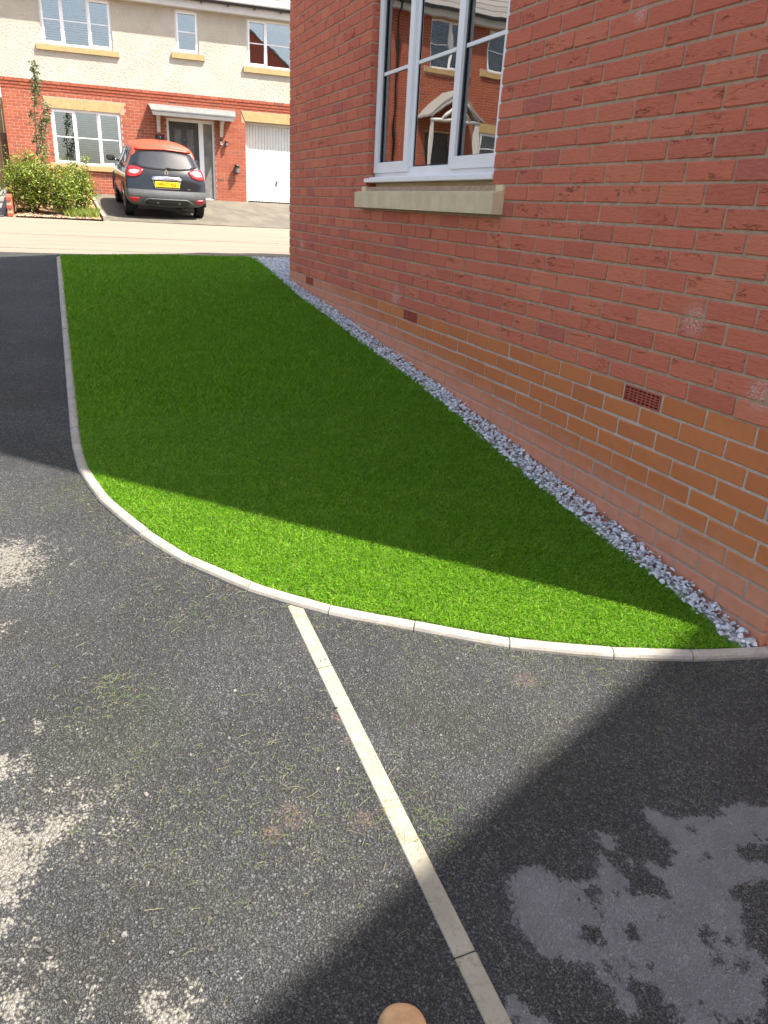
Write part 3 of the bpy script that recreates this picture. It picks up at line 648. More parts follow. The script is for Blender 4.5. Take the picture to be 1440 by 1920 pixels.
# ================================================================== KERB, LAWN, GRAVEL
KL = [(-6.05, -2.115), (-1.45, -2.12), (-1.12, -2.112), (-.88, -2.085), (-.64, -2.025), (-.39, -1.925), (-.15, -1.80), (.01, -1.685), (.12, -1.59), (.23, -1.475), (.33, -1.345), (.47, -1.125), (.64, -.855), (.77, -.565), (.865, -.28), (.915, -.07), (.945, .12), (.965, .40)]
def catmull(P, n=12):
    P = [np.array(p, float) for p in P]; out = []
    for i in range(len(P) - 1):
        p0 = P[max(i - 1, 0)]; p1 = P[i]; p2 = P[i + 1]; p3 = P[min(i + 2, len(P) - 1)]
        if np.linalg.norm(p2 - p1) > 1.0: p0 = p1 - (p2 - p1) * .1; p3 = p2 + (p2 - p1) * .1
        if i == 1: p0 = p1 - (P[1] - P[0]) / np.linalg.norm(P[1] - P[0]) * np.linalg.norm(p2 - p1)
        for t in np.linspace(0, 1, n, endpoint=False): out.append(.5 * ((2 * p1) + (p2 - p0) * t + (2 * p0 - 5 * p1 + 4 * p2 - p3) * t * t + (3 * p1 - p0 - 3 * p2 + p3) * t ** 3))
    out.append(P[-1]); return np.array(out)
kc = catmull(KL); ks = np.r_[0, np.cumsum(np.linalg.norm(np.diff(kc, axis=0), axis=1))]
def kpt(s): return np.array([np.interp(s, ks, kc[:, 0]), np.interp(s, ks, kc[:, 1])])
def ktan(s): a = kpt(s - .02); b = kpt(s + .02); d = b - a; return d / np.linalg.norm(d)
def nearest_s(px, py):
    q = gp(px, py)[:2]; return float(ks[np.argmin(np.linalg.norm(kc - q, axis=1))])
joints = [nearest_s(*q) for q in [(122.6, 613), (137.3, 784.3), (142, 830), (152, 874), (190.6, 932), (262, 995), (354, 1049), (472.6, 1092), (626.7, 1130), (777.8, 1167), (959, 1197), (1141.4, 1215), (1297.6, 1218), (1426, 1201)]]
joints = sorted([0.02, 1.0] + joints + [ks[-1]]); joints = [j for i, j in enumerate(joints) if i == 0 or j - joints[i - 1] > .08]
kerb = empty('kerb_edging', (*kpt(joints[0]), float(zp(kpt(joints[0])[0])) - .1), 0, 'curved pale concrete kerb edging round the artificial lawn', 'kerb')
ko = np.array(kerb.location)
KW = .0225
prof = [(-KW, -.09), (-KW, -.014), (-KW + .004, -.005), (-KW + .012, .001), (0.0, .003), (KW - .010, .002), (KW - .003, -.003), (KW, -.010), (KW, -.09)]
for a, b in zip(joints[:-1], joints[1:]):
    a2, b2 = a + .0018, b - .0018; n = max(3, int((b2 - a2) / .04)); V = []; F = []; dzj = R_.uniform(-.004, .002) - .003
    # kerb units are straight or gently bowed: keep most of the arc, flatten a little
    for q in range(n + 1):
        s = a2 + (b2 - a2) * q / n; c = kpt(s); t = ktan(s); nn = np.array([t[1], -t[0]])       # outward = right of travel
        ch = kpt(a2) + (kpt(b2) - kpt(a2)) * q / n; c = c * .45 + ch * .55 if b - a < .6 else c
        for (w, h) in prof: V.append((c[0] - nn[0] * w - ko[0], c[1] - nn[1] * w - ko[1], float(zp(c[0])) + h + dzj + R_.uniform(-.0008, .0008) - ko[2]))
    m_ = len(prof)
    for q in range(n):
        for w in range(m_ - 1): F.append((q * m_ + w, q * m_ + w + 1, (q + 1) * m_ + w + 1, (q + 1) * m_ + w))
    F += [tuple(range(m_))[::-1], tuple(n * m_ + w for w in range(m_))]
    MB().add(V, F).build('kerb_stone', MAT['kerb'], kerb)
# flush edging strip that divides the drive
strip = empty('edging_strip', (.3, -1.478, float(zg(.3, -1.478))), 0, 'straight pale concrete edging strip dividing the dark tarmac', 'edging')
so_ = np.array(strip.location); ej = [.212, .575, 1.50, 2.42, 3.34, 4.26]
for a, b in zip(ej[:-1], ej[1:]):
    V = []; a += .0015; b -= .0015
    xa = a
    m = MB().cbox(a, b, -.0245, .0245, -.08, .0065, .002)
    # cut the first one on the slant against the kerb, and lay all to the fall
    vv = []
    for (x, y, z) in m.v:
        if a < .3 and x < a + .01: x += (y + .0245) * -.55 + .03
        vv.append((x - so_[0], y, z + float(zg(x, -1.478)) - so_[2]))
    m.v = vv; m.build('edging_stone', MAT['strip'], strip)

# lawn outline (inner edge of kerb, gravel margin, far end)
inner = []
for s in np.linspace(.0, nearest_s(1395, 1205), 90):
    c = kpt(s); t = ktan(max(s, .03)); nn = np.array([-t[1], t[0]]); inner.append(c + nn * (KW - .002))
def gpb(px, py):
    q = gp(px, py)
    for _ in range(6): q = gp(px, py, float(bulge(q[0], q[1])) + .004)
    return q[:2]
grav = [gpb(px, py) for px, py in [(1374, 1198), (1341, 1165), (1268, 1103), (1195, 1047), (1122, 991), (1049, 932), (976, 873), (923, 828), (859, 773), (795, 722), (732, 675), (668, 629), (604, 582), (572, 558), (540, 531), (510, 507)]]
grav.append(np.array([-6.12, -.085]))
lawn_poly = np.array(inner + grav + [np.array([-6.24, -.16]), np.array([-6.2, -1.1]), np.array([-6.05, -2.085])])
def inpoly(P, poly):
    ins = np.zeros(len(P), bool); n = len(poly)
    for i in range(n):
        a = poly[i]; b = poly[(i + 1) % n]; c = (a[1] > P[:, 1]) != (b[1] > P[:, 1]); ins ^= c & (P[:, 0] < a[0] + (P[:, 1] - a[1]) / (b[1] - a[1] + 1e-12) * (b[0] - a[0]))
    return ins
def zlawn(x, y): return zp(x) + bulge(x, y) - .016 + .003 * np.sin(x * 3.1 + 1.3 * np.sin(y * 2.3)) * np.cos(y * 2.1) + .012 * sstep((-5.6 - x) / .6)
def build_lawn():
    # backing: triangulated outline, then blades
    bm = bmesh.new(); vs = [bm.verts.new((p[0], p[1], 0)) for p in lawn_poly]; f = bm.faces.new(vs); bmesh.ops.triangulate(bm, faces=[f])
    for _ in range(2): bmesh.ops.subdivide_edges(bm, edges=[e for e in bm.edges if e.calc_length() > .25], cuts=1, use_grid_fill=False)
    for v in bm.verts: v.co.z = float(zlawn(v.co.x, v.co.y)) - .004
    bmesh.ops.recalc_face_normals(bm, faces=bm.faces)
    me = bpy.data.meshes.new('lawn_backing'); bm.to_mesh(me); bm.free()
    lawn = link('artificial_lawn', me, MAT['turf']); tag(lawn, 'bright green artificial lawn beside the brick wall, mostly in shade', 'lawn', kind='stuff')
    lo, hi = lawn_poly.min(0), lawn_poly.max(0); Vs = []; Fq = []; Ft = []; base = 0
    def blades(n, x0, x1, hgt, wid, seg2):
        nonlocal base
        P = np.stack([rng.uniform(x0, x1, n), rng.uniform(lo[1], hi[1], n)], 1); P = P[inpoly(P, lawn_poly)]; n = len(P)
        z = zlawn(P[:, 0], P[:, 1]); a = rng.uniform(0, 2 * np.pi, n); h = hgt * rng.uniform(.55, 1.1, n); w = wid * rng.uniform(.7, 1.3, n)
        # pile leans in patches, mostly down the slope towards the drive
        ph = .9 * np.sin(P[:, 0] * 41 + 3 * np.sin(P[:, 1] * 9)) + .5 * np.sin(P[:, 1] * 17 + P[:, 0] * 13)
        la = ph * .5 + rng.normal(0, 1.4, n); ln = h * rng.uniform(.3, 1.25, n)
        d = np.stack([np.cos(la), np.sin(la)], 1) * ln[:, None]; s = np.stack([np.cos(a), np.sin(a)], 1) * w[:, None] / 2
        b0 = np.c_[P - s, z]; b1 = np.c_[P + s, z]
        if seg2:
            mid = P + d * .35; mz = z + h * .62; c0 = np.c_[mid - s * .8, mz]; c1 = np.c_[mid + s * .8, mz]; tp = np.c_[P + d, z + h * .95 - .2 * ln]
            Vs.append(np.stack([b0, b1, c1, c0, tp], 1).reshape(-1, 3)); k = base + np.arange(n) * 5
            Fq.append(np.stack([k, k + 1, k + 2, k + 3], 1)); Ft.append(np.stack([k + 3, k + 2, k + 4], 1)); base += 5 * n
        else:
            tp = np.c_[P + d, z + h * .9]; Vs.append(np.stack([b0, b1, tp], 1).reshape(-1, 3)); k = base + np.arange(n) * 3; Ft.append(np.stack([k, k + 1, k + 2], 1)); base += 3 * n
    wy = hi[1] - lo[1]
    blades(int(2.45 * wy * 105000), -1.55, hi[0], .024, .0019, True)
    blades(int(2.0 * wy * 42000), -3.55, -1.55, .031, .0038, False)
    blades(int(2.7 * wy * 26000), lo[0], -3.55, .033, .0056, False)
    me = npmesh('turf_blades', np.concatenate(Vs), [np.concatenate(Fq), np.concatenate(Ft)])
    b = link('turf_blades', me, MAT['grass'], lawn); tag(b, kind='stuff')
build_lawn()

# slate chippings along the wall
def chips(name, pts, zf, smin, smax, mat, flat=.45):
    n = len(pts); base = np.array([[1, 0, 0], [.31, .95, 0], [-.81, .59, 0], [-.81, -.59, 0], [.31, -.95, 0], [.55, .1, 1], [-.2, .5, 1], [-.3, -.45, 1], [.1, .05, -1]], float)
    tri = np.array([[0, 1, 5], [1, 2, 6], [1, 6, 5], [2, 3, 7], [2, 7, 6], [3, 4, 7], [4, 0, 5], [4, 5, 7], [5, 6, 7], [1, 0, 8], [2, 1, 8], [3, 2, 8], [4, 3, 8], [0, 4, 8]])
    B = base[None] + rng.normal(0, .09, (n, 9, 3)); sz = rng.uniform(smin, smax, n)[:, None]; fl = rng.uniform(.6, 1.5, n)
    B = B * np.stack([np.ones(n), rng.uniform(.5, .95, n), flat * fl], 1)[:, None, :] * (sz[:, None, :] / 2)
    a = rng.uniform(0, 2 * np.pi, n); tx = rng.normal(0, .55, n); ty = rng.normal(0, .55, n)
    x = B[..., 0] * np.cos(a)[:, None] - B[..., 1] * np.sin(a)[:, None]; y = B[..., 0] * np.sin(a)[:, None] + B[..., 1] * np.cos(a)[:, None]
    z = B[..., 2] + x * tx[:, None] * .6 + y * ty[:, None] * .6
    V = np.stack([x + pts[:, :1], y + pts[:, 1:2], z + zf[:, None]], -1).reshape(-1, 3)
    F = (tri[None] + (np.arange(n) * 9)[:, None, None]).reshape(-1, 3)
    return link(name, npmesh(name, V, [F]), mat)
gpoly2 = np.array([g + np.array([0, -.025]) for g in grav] + [np.array([-6.22, -.14]), np.array([-6.3, .9]), np.array([NX0 - .01, .9]), np.array([NX0 - .01, -.004]), np.array([NX1 - .005, -.004]), np.array([.90, -.055])])
P = np.stack([rng.uniform(-6.3, .92, 95000), rng.uniform(-.32, .9, 95000)], 1); P = P[inpoly(P, gpoly2)]
dw = np.where(P[:, 0] > NX0, -P[:, 1], .2)
zz = zp(P[:, 0]) + bulge(P[:, 0], P[:, 1]) + rng.uniform(-.022, .010, len(P)) + .006 * np.clip(1 - dw / .06, 0, 1)
gr = chips('slate_gravel', P[:13000], zz[:13000], .010, .029, MAT['slate'], .48); tag(gr, 'strip of pale blue grey slate chippings between lawn and wall', 'gravel', kind='stuff')
gb = MB(); gb.add([(p[0], p[1], float(zp(p[0])) + float(bulge(p[0], p[1])) - .02) for p in gpoly2], [tuple(range(len(gpoly2)))]); gbo = gb.build('gravel_bed', MAT['slate']); tag(gbo, 'bed under the slate chippings', kind='structure')

# grass clippings blown over the tarmac, loose chippings
def clippings():
    n = 0; P = []
    spots = [(210, 1290, .10, 120), (190, 1320, .14, 140), (350, 1165, .10, 90), (300, 1130, .18, 170), (810, 1555, .10, 140), (740, 1550, .16, 160), (500, 1480, .25, 200), (1250, 1290, .22, 190), (1050, 1250, .22, 180), (680, 1500, .2, 130), (350, 1660, .2, 110), (250, 1500, .2, 100), (1200, 1350, .25, 150), (600, 1430, .25, 150), (60, 900, .5, 160), (420, 1500, .3, 150), (560, 1560, .2, 140)]
    for px, py, r, c in spots:
        q = gp(px, py, -.02)[:2]; P.append(q + rng.normal(0, r * .5, (int(c * 1.0), 2)))
    s = rng.uniform(joints[3], ks[-1] - .1, 1500); k = np.array([kpt(a) for a in s]); t = np.array([ktan(a) for a in s]); nn = np.stack([t[:, 1], -t[:, 0]], 1)
    P.append(k + nn * (KW + .004 + np.abs(rng.normal(0, .07, 1500)))[:, None])
    P.append(np.stack([rng.uniform(-1.0, 2.3, 1900), rng.uniform(-3.0, -.02, 1900)], 1))
    P = np.concatenate(P); bad = inpoly(P, lawn_poly) | ((P[:, 0] < .9) & (P[:, 1] > -.02)); P = P[~bad]; n = len(P)
    L = rng.uniform(.006, .026, n) * np.where(rng.uniform(0, 1, n) < .12, 2.0, 1); w = rng.uniform(.0002, .00042, n); a = rng.uniform(0, 2 * np.pi, n); cv = rng.normal(0, .6, n); V = []
    z = zg(P[:, 0], P[:, 1]) + .009; segs = 4
    onk = np.min(np.linalg.norm(P[:, None, :] - kc[None, ::6, :], axis=2), axis=1) < KW; z = np.where(onk, zp(P[:, 0]) + .007, z)
    x = P[:, 0].copy(); y = P[:, 1].copy(); ang = a.copy(); rows = []
    for q in range(segs + 1):
        zz = z + .005 * np.sin(np.pi * q / segs) * rng.uniform(0, 1.6, n); px_ = -np.sin(ang) * w * (1 - .6 * q / segs); py_ = np.cos(ang) * w * (1 - .6 * q / segs)
        rows.append(np.stack([np.stack([x - px_, y - py_, zz], 1), np.stack([x + px_, y + py_, zz + .0006], 1)], 1))
        x = x + np.cos(ang) * L / segs; y = y + np.sin(ang) * L / segs; ang = ang + cv / segs
    V = np.stack(rows, 1).reshape(n, -1, 3); per = V.shape[1]; F = np.array([[2 * q, 2 * q + 1, 2 * q + 3, 2 * q + 2] for q in range(segs)])
    o = link('grass_clippings', npmesh('grass_clippings', V.reshape(-1, 3), [(F[None] + (np.arange(n) * per)[:, None, None]).reshape(-1, 4)]), MAT['clip'])
    tag(o, 'thin dry grass clippings scattered over the foreground tarmac', 'clippings', kind='stuff')
clippings()
P = np.stack([rng.uniform(-.9, 2.2, 1500), rng.uniform(-3.0, -.05, 1500)], 1)
extra = np.concatenate([gp(px, py, -.02)[:2] + rng.normal(0, r, (c, 2)) for px, py, r, c in [(200, 1530, .10, 70), (430, 1345, .08, 50), (250, 1560, .06, 50), (80, 1480, .1, 50), (360, 1860, .1, 50), (100, 1780, .12, 60)]])
P = np.concatenate([P[:260], extra[::3]]); P = P[~(inpoly(P, lawn_poly) | ((P[:, 0] < .95) & (P[:, 1] > -.03)))]
P = P[np.min(np.linalg.norm(P[:, None, :] - kc[None, ::4, :], axis=2), axis=1) > .04]
st_ = chips('loose_chippings', P, zg(P[:, 0], P[:, 1]) + .006, .004, .014, MAT['chip'], .6); tag(st_, 'small loose stones lying on the foreground tarmac', 'stones', kind='stuff')

# ================================================================== FAR HOUSE
FZ = .50
far = empty('rendered_house', tuple(-FN * DF + np.array([0, 0, FZ])), math.atan2(FU[1], FU[0]), 'sunlit house with cream render above red brick, behind the parked car', 'house')
class LMB(MB):                                # u, w (inwards +), absolute z
    def build(s, name, mat, parent=None, recalc=True, z0=FZ):
        s.v = [(x, y, z - z0) for x, y, z in s.v]; return super().build(name, mat, parent, recalc)
def facade(openings, u0, u1, z0, z1, y0, y1, mb):    # wall slab with rectangular holes
    us = sorted({u0, u1, *[o[0] for o in openings], *[o[1] for o in openings]}); zs = sorted({z0, z1, *[o[2] for o in openings], *[o[3] for o in openings]})
    us = [u for u in us if u0 <= u <= u1]; zs = [z for z in zs if z0 <= z <= z1]
    for a, b in zip(us[:-1], us[1:]):
        for c, d in zip(zs[:-1], zs[1:]):
            if any(o[0] < (a + b) / 2 < o[1] and o[2] < (c + d) / 2 < o[3] for o in openings): continue
            mb.box(a, b, y0, y1, c, d)
def bricks(openings, u0, u1, z0, z1, keepout=(), n_single=0, parent=None, wallp=None, mb_z0=FZ, far_mat='farbrick', nm='more_bricks'):
    out = []
    for k in range(int(round((z1 - z0) / .075))):
        za = z0 + k * .075 + .005; zb = za + .065; off = 0 if k % 2 else .1125; u = u0 - off
        while u < u1 - .02:
            a, b = max(u, u0), min(u + .215, u1); u += .225
            segs = [(a, b)]
            for o in list(openings) + list(keepout):
                if o[2] < zb - .01 and o[3] > za + .01:
                    ns = []
                    for (p, q) in segs:
                        if q <= o[0] or p >= o[1]: ns.append((p, q)); continue
                        if p < o[0]: ns.append((p, o[0]))
                        if q > o[1]: ns.append((o[1], q))
                    segs = ns
            out += [(p, q, za, zb) for p, q in segs if q - p > .03]
    out.sort(key=lambda t: t[0] + (0 if t[1] - t[0] > .2 else 50)); m = LMB(); cache = {}
    for i, (p, q, za, zb) in enumerate(out):
        L = round(q - p, 3)
        if i < n_single and L > .2:
            if L not in cache:
                me = MB().cbox(-L / 2, L / 2, -.003, .01, -.0325, .0325, .003).mesh('brick'); me.materials.append(MAT[far_mat]); cache[L] = me
            ob = bpy.data.objects.new('brick', cache[L]); COL.objects.link(ob); ob.parent = wallp; ob.location = ((p + q) / 2, R_.uniform(-.001, .001), (za + zb) / 2 - mb_z0)
        else: m.box(p, q, -.003 + R_.uniform(-.001, .001), .01, za, zb)
    o = m.build(nm, MAT[far_mat], wallp, z0=mb_z0); tag(o, kind='stuff')
RB = 3.245; EV = 5.22; UE = 5.6; U0 = -5.02
O_g = [(-3.89, -2.13, 1.30, 2.63), (-.94, .355, .3, 2.63), (1.225, 3.66, .3, 2.71)]
O_u = [(-3.90, -2.18, 4.075, 5.2), (-.59, .02, 4.21, 5.2), (1.30, 2.55, 4.07, 5.2), (4.2, 5.2, 4.07, 5.2)]
m = LMB(); facade(O_g, U0 + .004, UE, .3, RB - .002, .0, .28, m); wl = m.build('wall', MAT['farmortar'], far)
keep = [(-4.05, -2.02, 2.63, 2.86), (-4.02, -2.02, 1.16, 1.30), (1.12, 3.78, 2.71, 2.96)]
bricks(O_g, U0, UE, .575, 3.02, keep, 300, far, wl)
m = LMB()                                     # corbelled brick band under the render
for k in range(3):
    za = 3.02 + k * .075; u = U0 - (0 if k % 2 else .1125)
    while u < UE - .02:
        a, b = max(u, U0), min(u + .215, UE); u += .225
        if b - a > .03: m.box(a, b, -.012 - .012 * k, .01, za + .005, za + .07)
m.build('string_course', MAT['farbrick'], far)
m = LMB(); m.box(U0 + .002, UE, -.008, .009, .44, .5745); m.build('plinth_course', simple('orange_plinth', (.50, .13, .045), .85, .1, 20), far)
m = LMB(); facade(O_u, U0, UE, RB - .0, EV + .25, -.03, .28, m); m.build('render', MAT['render'], far)
m = LMB(); m.box(U0, U0 + .28, .281, 8, .3, EV); m.box(UE - .28, UE, .281, 8, .3, EV); m.box(U0, UE, 8, 8.3, .3, EV); m.build('side_wall', MAT['farbrick'], far)
m = LMB(); m.box(U0 + .28, UE - .28, .29, 7.9, 3.0, 3.1); m.box(U0 + .28, UE - .28, .29, 7.9, 5.3, 5.38); m.box(U0 + .28, UE - .28, 3.0, 3.1, .5, 5.3); m.build('interior', MAT['curtain'], far)
def far_window(par, u0, u1, z0, z1, lights, face, blind, z0b=FZ):
    w = empty('window', (0, 0, 0)); w.parent = par
    B = lambda m, n, mt, p: m.build(n, mt, p, z0=z0b)
    t = .055; m = LMB(); y0, y1 = face, face + .06
    m.box(u0, u1, y0, y1, z0, z0 + t); m.box(u0, u1, y0, y1, z1 - t, z1); m.box(u0, u0 + t, y0, y1, z0 + t, z1 - t); m.box(u1 - t, u1, y0, y1, z0 + t, z1 - t)
    for (a, b, sash) in lights[1:]: m.box(a - t / 2, a + t / 2, y0, y1, z0 + t, z1 - t)
    B(m, 'frame', MAT['upvc'], w)
    for i, (a, b, sash) in enumerate(lights):
        ga = a + (t if i == 0 else t / 2); gb = b - (t if i == len(lights) - 1 else t / 2); za, zb = z0 + t, z1 - t
        if sash:
            s_ = .05; m = LMB(); o_ = .02; A0, A1, Z0, Z1 = ga - .02, gb + .02, za - .02, zb + .02
            for q in ((A0, A1, Z0, Z0 + s_), (A0, A1, Z1 - s_, Z1), (A0, A0 + s_, Z0 + s_, Z1 - s_), (A1 - s_, A1, Z0 + s_, Z1 - s_)): m.box(q[0], q[1], y0 - o_, y0 - .001, q[2], q[3])
            B(m, 'sash', MAT['upvc'], w); ga, gb, za, zb = A0 + s_, A1 - s_, Z0 + s_, Z1 - s_
        m = LMB(); m.box(ga - .004, gb + .004, y0 + .015, y0 + .02, za - .004, zb + .004); B(m, 'pane', MAT['farglass'], w)
        m = LMB(); zm = (z0 + z1) / 2; m.box(ga, gb, y0 + .002, y0 + .013, zm - .012, zm + .012); B(m, 'glazing_bar', MAT['upvc'], w)
    if blind == 'venetian':
        m = LMB(); z = z0 + .05
        while z < z1 - .05:
            m.add([(u0 + .06, y1 + .005, z), (u1 - .06, y1 + .005, z), (u1 - .06, y1 + .022, z + .033), (u0 + .06, y1 + .022, z + .033)], [(0, 1, 2, 3)]); z += .052
        B(m, 'blind', MAT['blind'], w)
    elif blind == 'roller':
        m = LMB(); m.box(u0 + .06, u1 - .06, y1 + .05, y1 + .055, z1 - .22, z1 - .02); B(m, 'blind', MAT['blind'], w)
    return w
def far_sill(par, u0, u1, z0, z1, out, joint=True, z0b=FZ, mat='farstone'):
    um = (u0 + u1) / 2
    for a, b in (((u0, um - .002), (um + .002, u1)) if joint else ((u0, u1),)):
        m = LMB(); m.prism([(-out, z0), (.1, z0), (.1, z1 + .015), (-out, z1)], 0, a, b); m.build('sill_stone', MAT[mat], par, z0=z0b)
def lintel(par, u0, u1, z0, z1, splay, out=.012, z0b=FZ):
    um = (u0 + u1) / 2
    for P4 in ([(u0 + splay, z0), (um - .003, z0), (um - .003, z1), (u0, z1)], [(um + .003, z0), (u1 - splay, z0), (u1, z1), (um + .003, z1)]):
        m = LMB(); m.add([(u, -out, z) for u, z in P4] + [(u, .05, z) for u, z in P4], [(0, 1, 2, 3), (7, 6, 5, 4)] + [(i, 4 + i, 4 + (i + 1) % 4, (i + 1) % 4) for i in range(4)]); m.build('lintel_stone', MAT['farstone'], par, z0=z0b)
far_window(far, -3.90, -2.18, 4.075, 5.2, [(-3.90, -3.37, True), (-3.37, -2.75, False), (-2.75, -2.18, True)], .02, 'venetian'); far_sill(far, -4.045, -2.04, 3.94, 4.06, .085)
far_window(far, -.59, .02, 4.21, 5.2, [(-.59, .02, True)], .02, None); far_sill(far, -.705, .16, 4.07, 4.2, .085, False)
far_window(far, 1.30, 2.55, 4.07, 5.2, [(1.30, 1.84, True), (1.84, 2.55, False)], .02, 'roller'); far_sill(far, 1.20, 2.66, 3.92, 4.05, .085)
far_window(far, 4.2, 5.2, 4.07, 5.2, [(4.2, 4.7, True), (4.7, 5.2, False)], .02, 'roller'); far_sill(far, 4.1, 5.3, 3.92, 4.05, .085)
far_window(far, -3.89, -2.13, 1.30, 2.63, [(-3.89, -3.30, True), (-3.30, -2.72, False), (-2.72, -2.13, True)], .05, 'venetian'); far_sill(far, -4.015, -2.02, 1.165, 1.285, .06)
lintel(far, -4.05, -2.02, 2.632, 2.86, .15); lintel(far, 1.12, 3.78, 2.712, 2.955, .1)
# front door with side light
dr_ = empty('front_door', (0, 0, 0)); dr_.parent = far; dr_['label'] = 'charcoal front door with two long panes and a side light'
m = LMB(); y0 = .06
for q in ((-.94, -.88, .55, 2.63), (.295, .355, .55, 2.63), (-.08, .05, .62, 2.56), (-.88, .295, 2.56, 2.63), (-.88, .295, .55, .62)): m.box(q[0] + .002, q[1] - .002, y0, y0 + .08, q[2], q[3])
m.build('frame', MAT['upvc'], dr_)
m = LMB(); m.cbox(-.875, -.085, y0 + .015, y0 + .06, .62, 2.56, .006)
for (a, b, c, d) in ((-.74, -.56, 1.75, 2.38), (-.40, -.22, 1.75, 2.38), (-.74, -.56, .8, 1.5), (-.40, -.22, .8, 1.5)):
    for q in ((a - .03, a, c - .03, d + .03), (b, b + .03, c - .03, d + .03), (a, b, c - .03, c), (a, b, d, d + .03)): m.box(q[0], q[1], y0 + .004, y0 + .0149, q[2], q[3])
leaf = m.build('door_leaf', MAT['door'], dr_)
for (a, b) in ((-.74, -.56), (-.40, -.22)):
    m = LMB(); m.box(a, b, y0 + .010, y0 + .0145, 1.75, 2.38); m.build('door_pane', MAT['doorglass'], leaf)
m = LMB(); m.tube([(-.15, y0 + .01, 1.48), (-.15, y0 - .05, 1.48), (-.30, y0 - .05, 1.48)], .013, 6); m.box(-.175, -.125, y0, y0 + .012, 1.28, 1.53); m.build('handle', MAT['steel'], leaf)
m = LMB(); m.tube([(-.31, y0 + .0, 1.18), (-.31, y0 - .03, 1.26), (-.34, y0 - .03, 1.45), (-.31, y0 - .03, 1.62), (-.28, y0 - .03, 1.45), (-.31, y0 - .03, 1.26)], .012, 6); m.build('knocker', MAT['doorglass'], leaf)
m = LMB(); m.lathe([(0, 0), (.014, 0), (.012, .01), (0, .012)], (-.48, y0 + .003, 2.12), (0, -1, 0), 10); m.build('spyhole', MAT['steel'], leaf)
m = LMB(); m.box(.05, .295, y0 + .02, y0 + .026, .62, 2.56); m.build('side_light_pane', MAT['frost'], dr_)
m = LMB(); m.box(-.88, .30, .16, .18, .56, 2.62); m.build('hall_screen', MAT['doorglass'], dr_)
# canopy over the door
cp = empty('door_canopy', (0, 0, 0)); cp.parent = far; cp['label'] = 'grey lean-to canopy with white brackets'
m = LMB(); m.add([(-1.40, -.0, 2.94), (.95, 0, 2.94), (.88, -.68, 2.745), (-1.34, -.68, 2.745), (-1.40, 0, 2.91), (.95, 0, 2.91), (.88, -.68, 2.712), (-1.34, -.68, 2.712)], [(0, 1, 2, 3), (7, 6, 5, 4), (0, 4, 5, 1), (1, 5, 6, 2), (2, 6, 7, 3), (3, 7, 4, 0)]); m.build('canopy_roof', MAT['lead'], cp)
m = LMB(); m.prism([(-.66, 2.705), (-.62, 2.705), (-.62, 2.62), (-.645, 2.62)], 0, -1.30, .84); m.box(-1.30, .84, -.6195, -.001, 2.66, 2.70)
m.add([(-1.34, 0, 2.90), (-1.30, 0, 2.70), (-1.30, -.66, 2.66), (-1.34, -.66, 2.705), (-1.315, 0, 2.90), (-1.275, 0, 2.70), (-1.275, -.66, 2.66), (-1.315, -.66, 2.705)], [(0, 1, 2, 3), (7, 6, 5, 4), (0, 4, 5, 1), (1, 5, 6, 2), (2, 6, 7, 3), (3, 7, 4, 0)]); m.build('canopy_fascia', MAT['fascia'], cp)
for u in (-1.20, .50):
    m = LMB(); m.prism([(-.011, 2.25), (-.011, 2.655), (-.55, 2.655), (-.55, 2.60), (-.30, 2.55), (-.12, 2.40), (-.06, 2.25)], 0, u, u + .09); m.build('bracket', MAT['fascia'], cp)
# garage door with vertical ribs
gd = empty('garage_door', (0, 0, 0)); gd.parent = far; gd['label'] = 'white ribbed up-and-over garage door'
m = LMB(); m.box(1.228, 1.29, .21, .27, .6, 2.705); m.box(3.595, 3.657, .21, .27, .6, 2.705); m.box(1.29, 3.595, .21, .27, 2.64, 2.705); m.build('frame', MAT['garage'], gd)
u = 1.295; k = 0
while u < 3.58:
    b = min(u + .082, 3.592); m = LMB(); m.prism([(u, .250), (u + .012, .238), (b - .014, .238), (b - .002, .250), (b - .002, .265), (u, .265)], 2, .63, 2.635); m.build('panel', MAT['garage'], gd); u += .084
m = LMB(); m.lathe([(0, 0), (.03, 0), (.03, .02), (.0, .03)], (2.16, .238, 1.18), (0, -1, 0), 10); m.tube([(2.16, .21, 1.18), (2.13, .20, 1.05)], .012, 6); m.build('handle', MAT['lampblack'], gd)
# eaves: fascia, gutter on brackets, roof
m = LMB(); m.box(U0 - .1, UE + .1, -.24, -.21, EV, EV + .20); m.box(U0 - .1, UE + .1, -.209, -.031, EV + .005, EV + .02); m.build('fascia', MAT['fascia'], far)
m = LMB(); pr = [(-.245 - .055 + .055 * math.cos(a), EV + .215 + .055 * math.sin(a)) for a in np.linspace(math.pi, 2 * math.pi, 9)]
pr = [(y - .002, z) for y, z in pr]; pr2 = [(y * 1.0, z + .004) for y, z in pr[::-1]]
m.prism(pr + [(pr[-1][0], pr[-1][1] + .006)] + [(pr[0][0], pr[0][1] + .006)], 0, U0 - .15, UE + .15); gt = m.build('gutter', MAT['gutter'], far)
u = U0 + .2
while u < UE: m = LMB(); m.box(u, u + .035, -.32, -.242, EV + .13, EV + .20); m.build('gutter_bracket', MAT['gutter'], gt); u += .70
roof = empty('roof', (0, 0, 0)); roof.parent = far
pitch = math.tan(math.radians(36)); z = EV + .24; y = -.27; rows = 0
m = LMB()
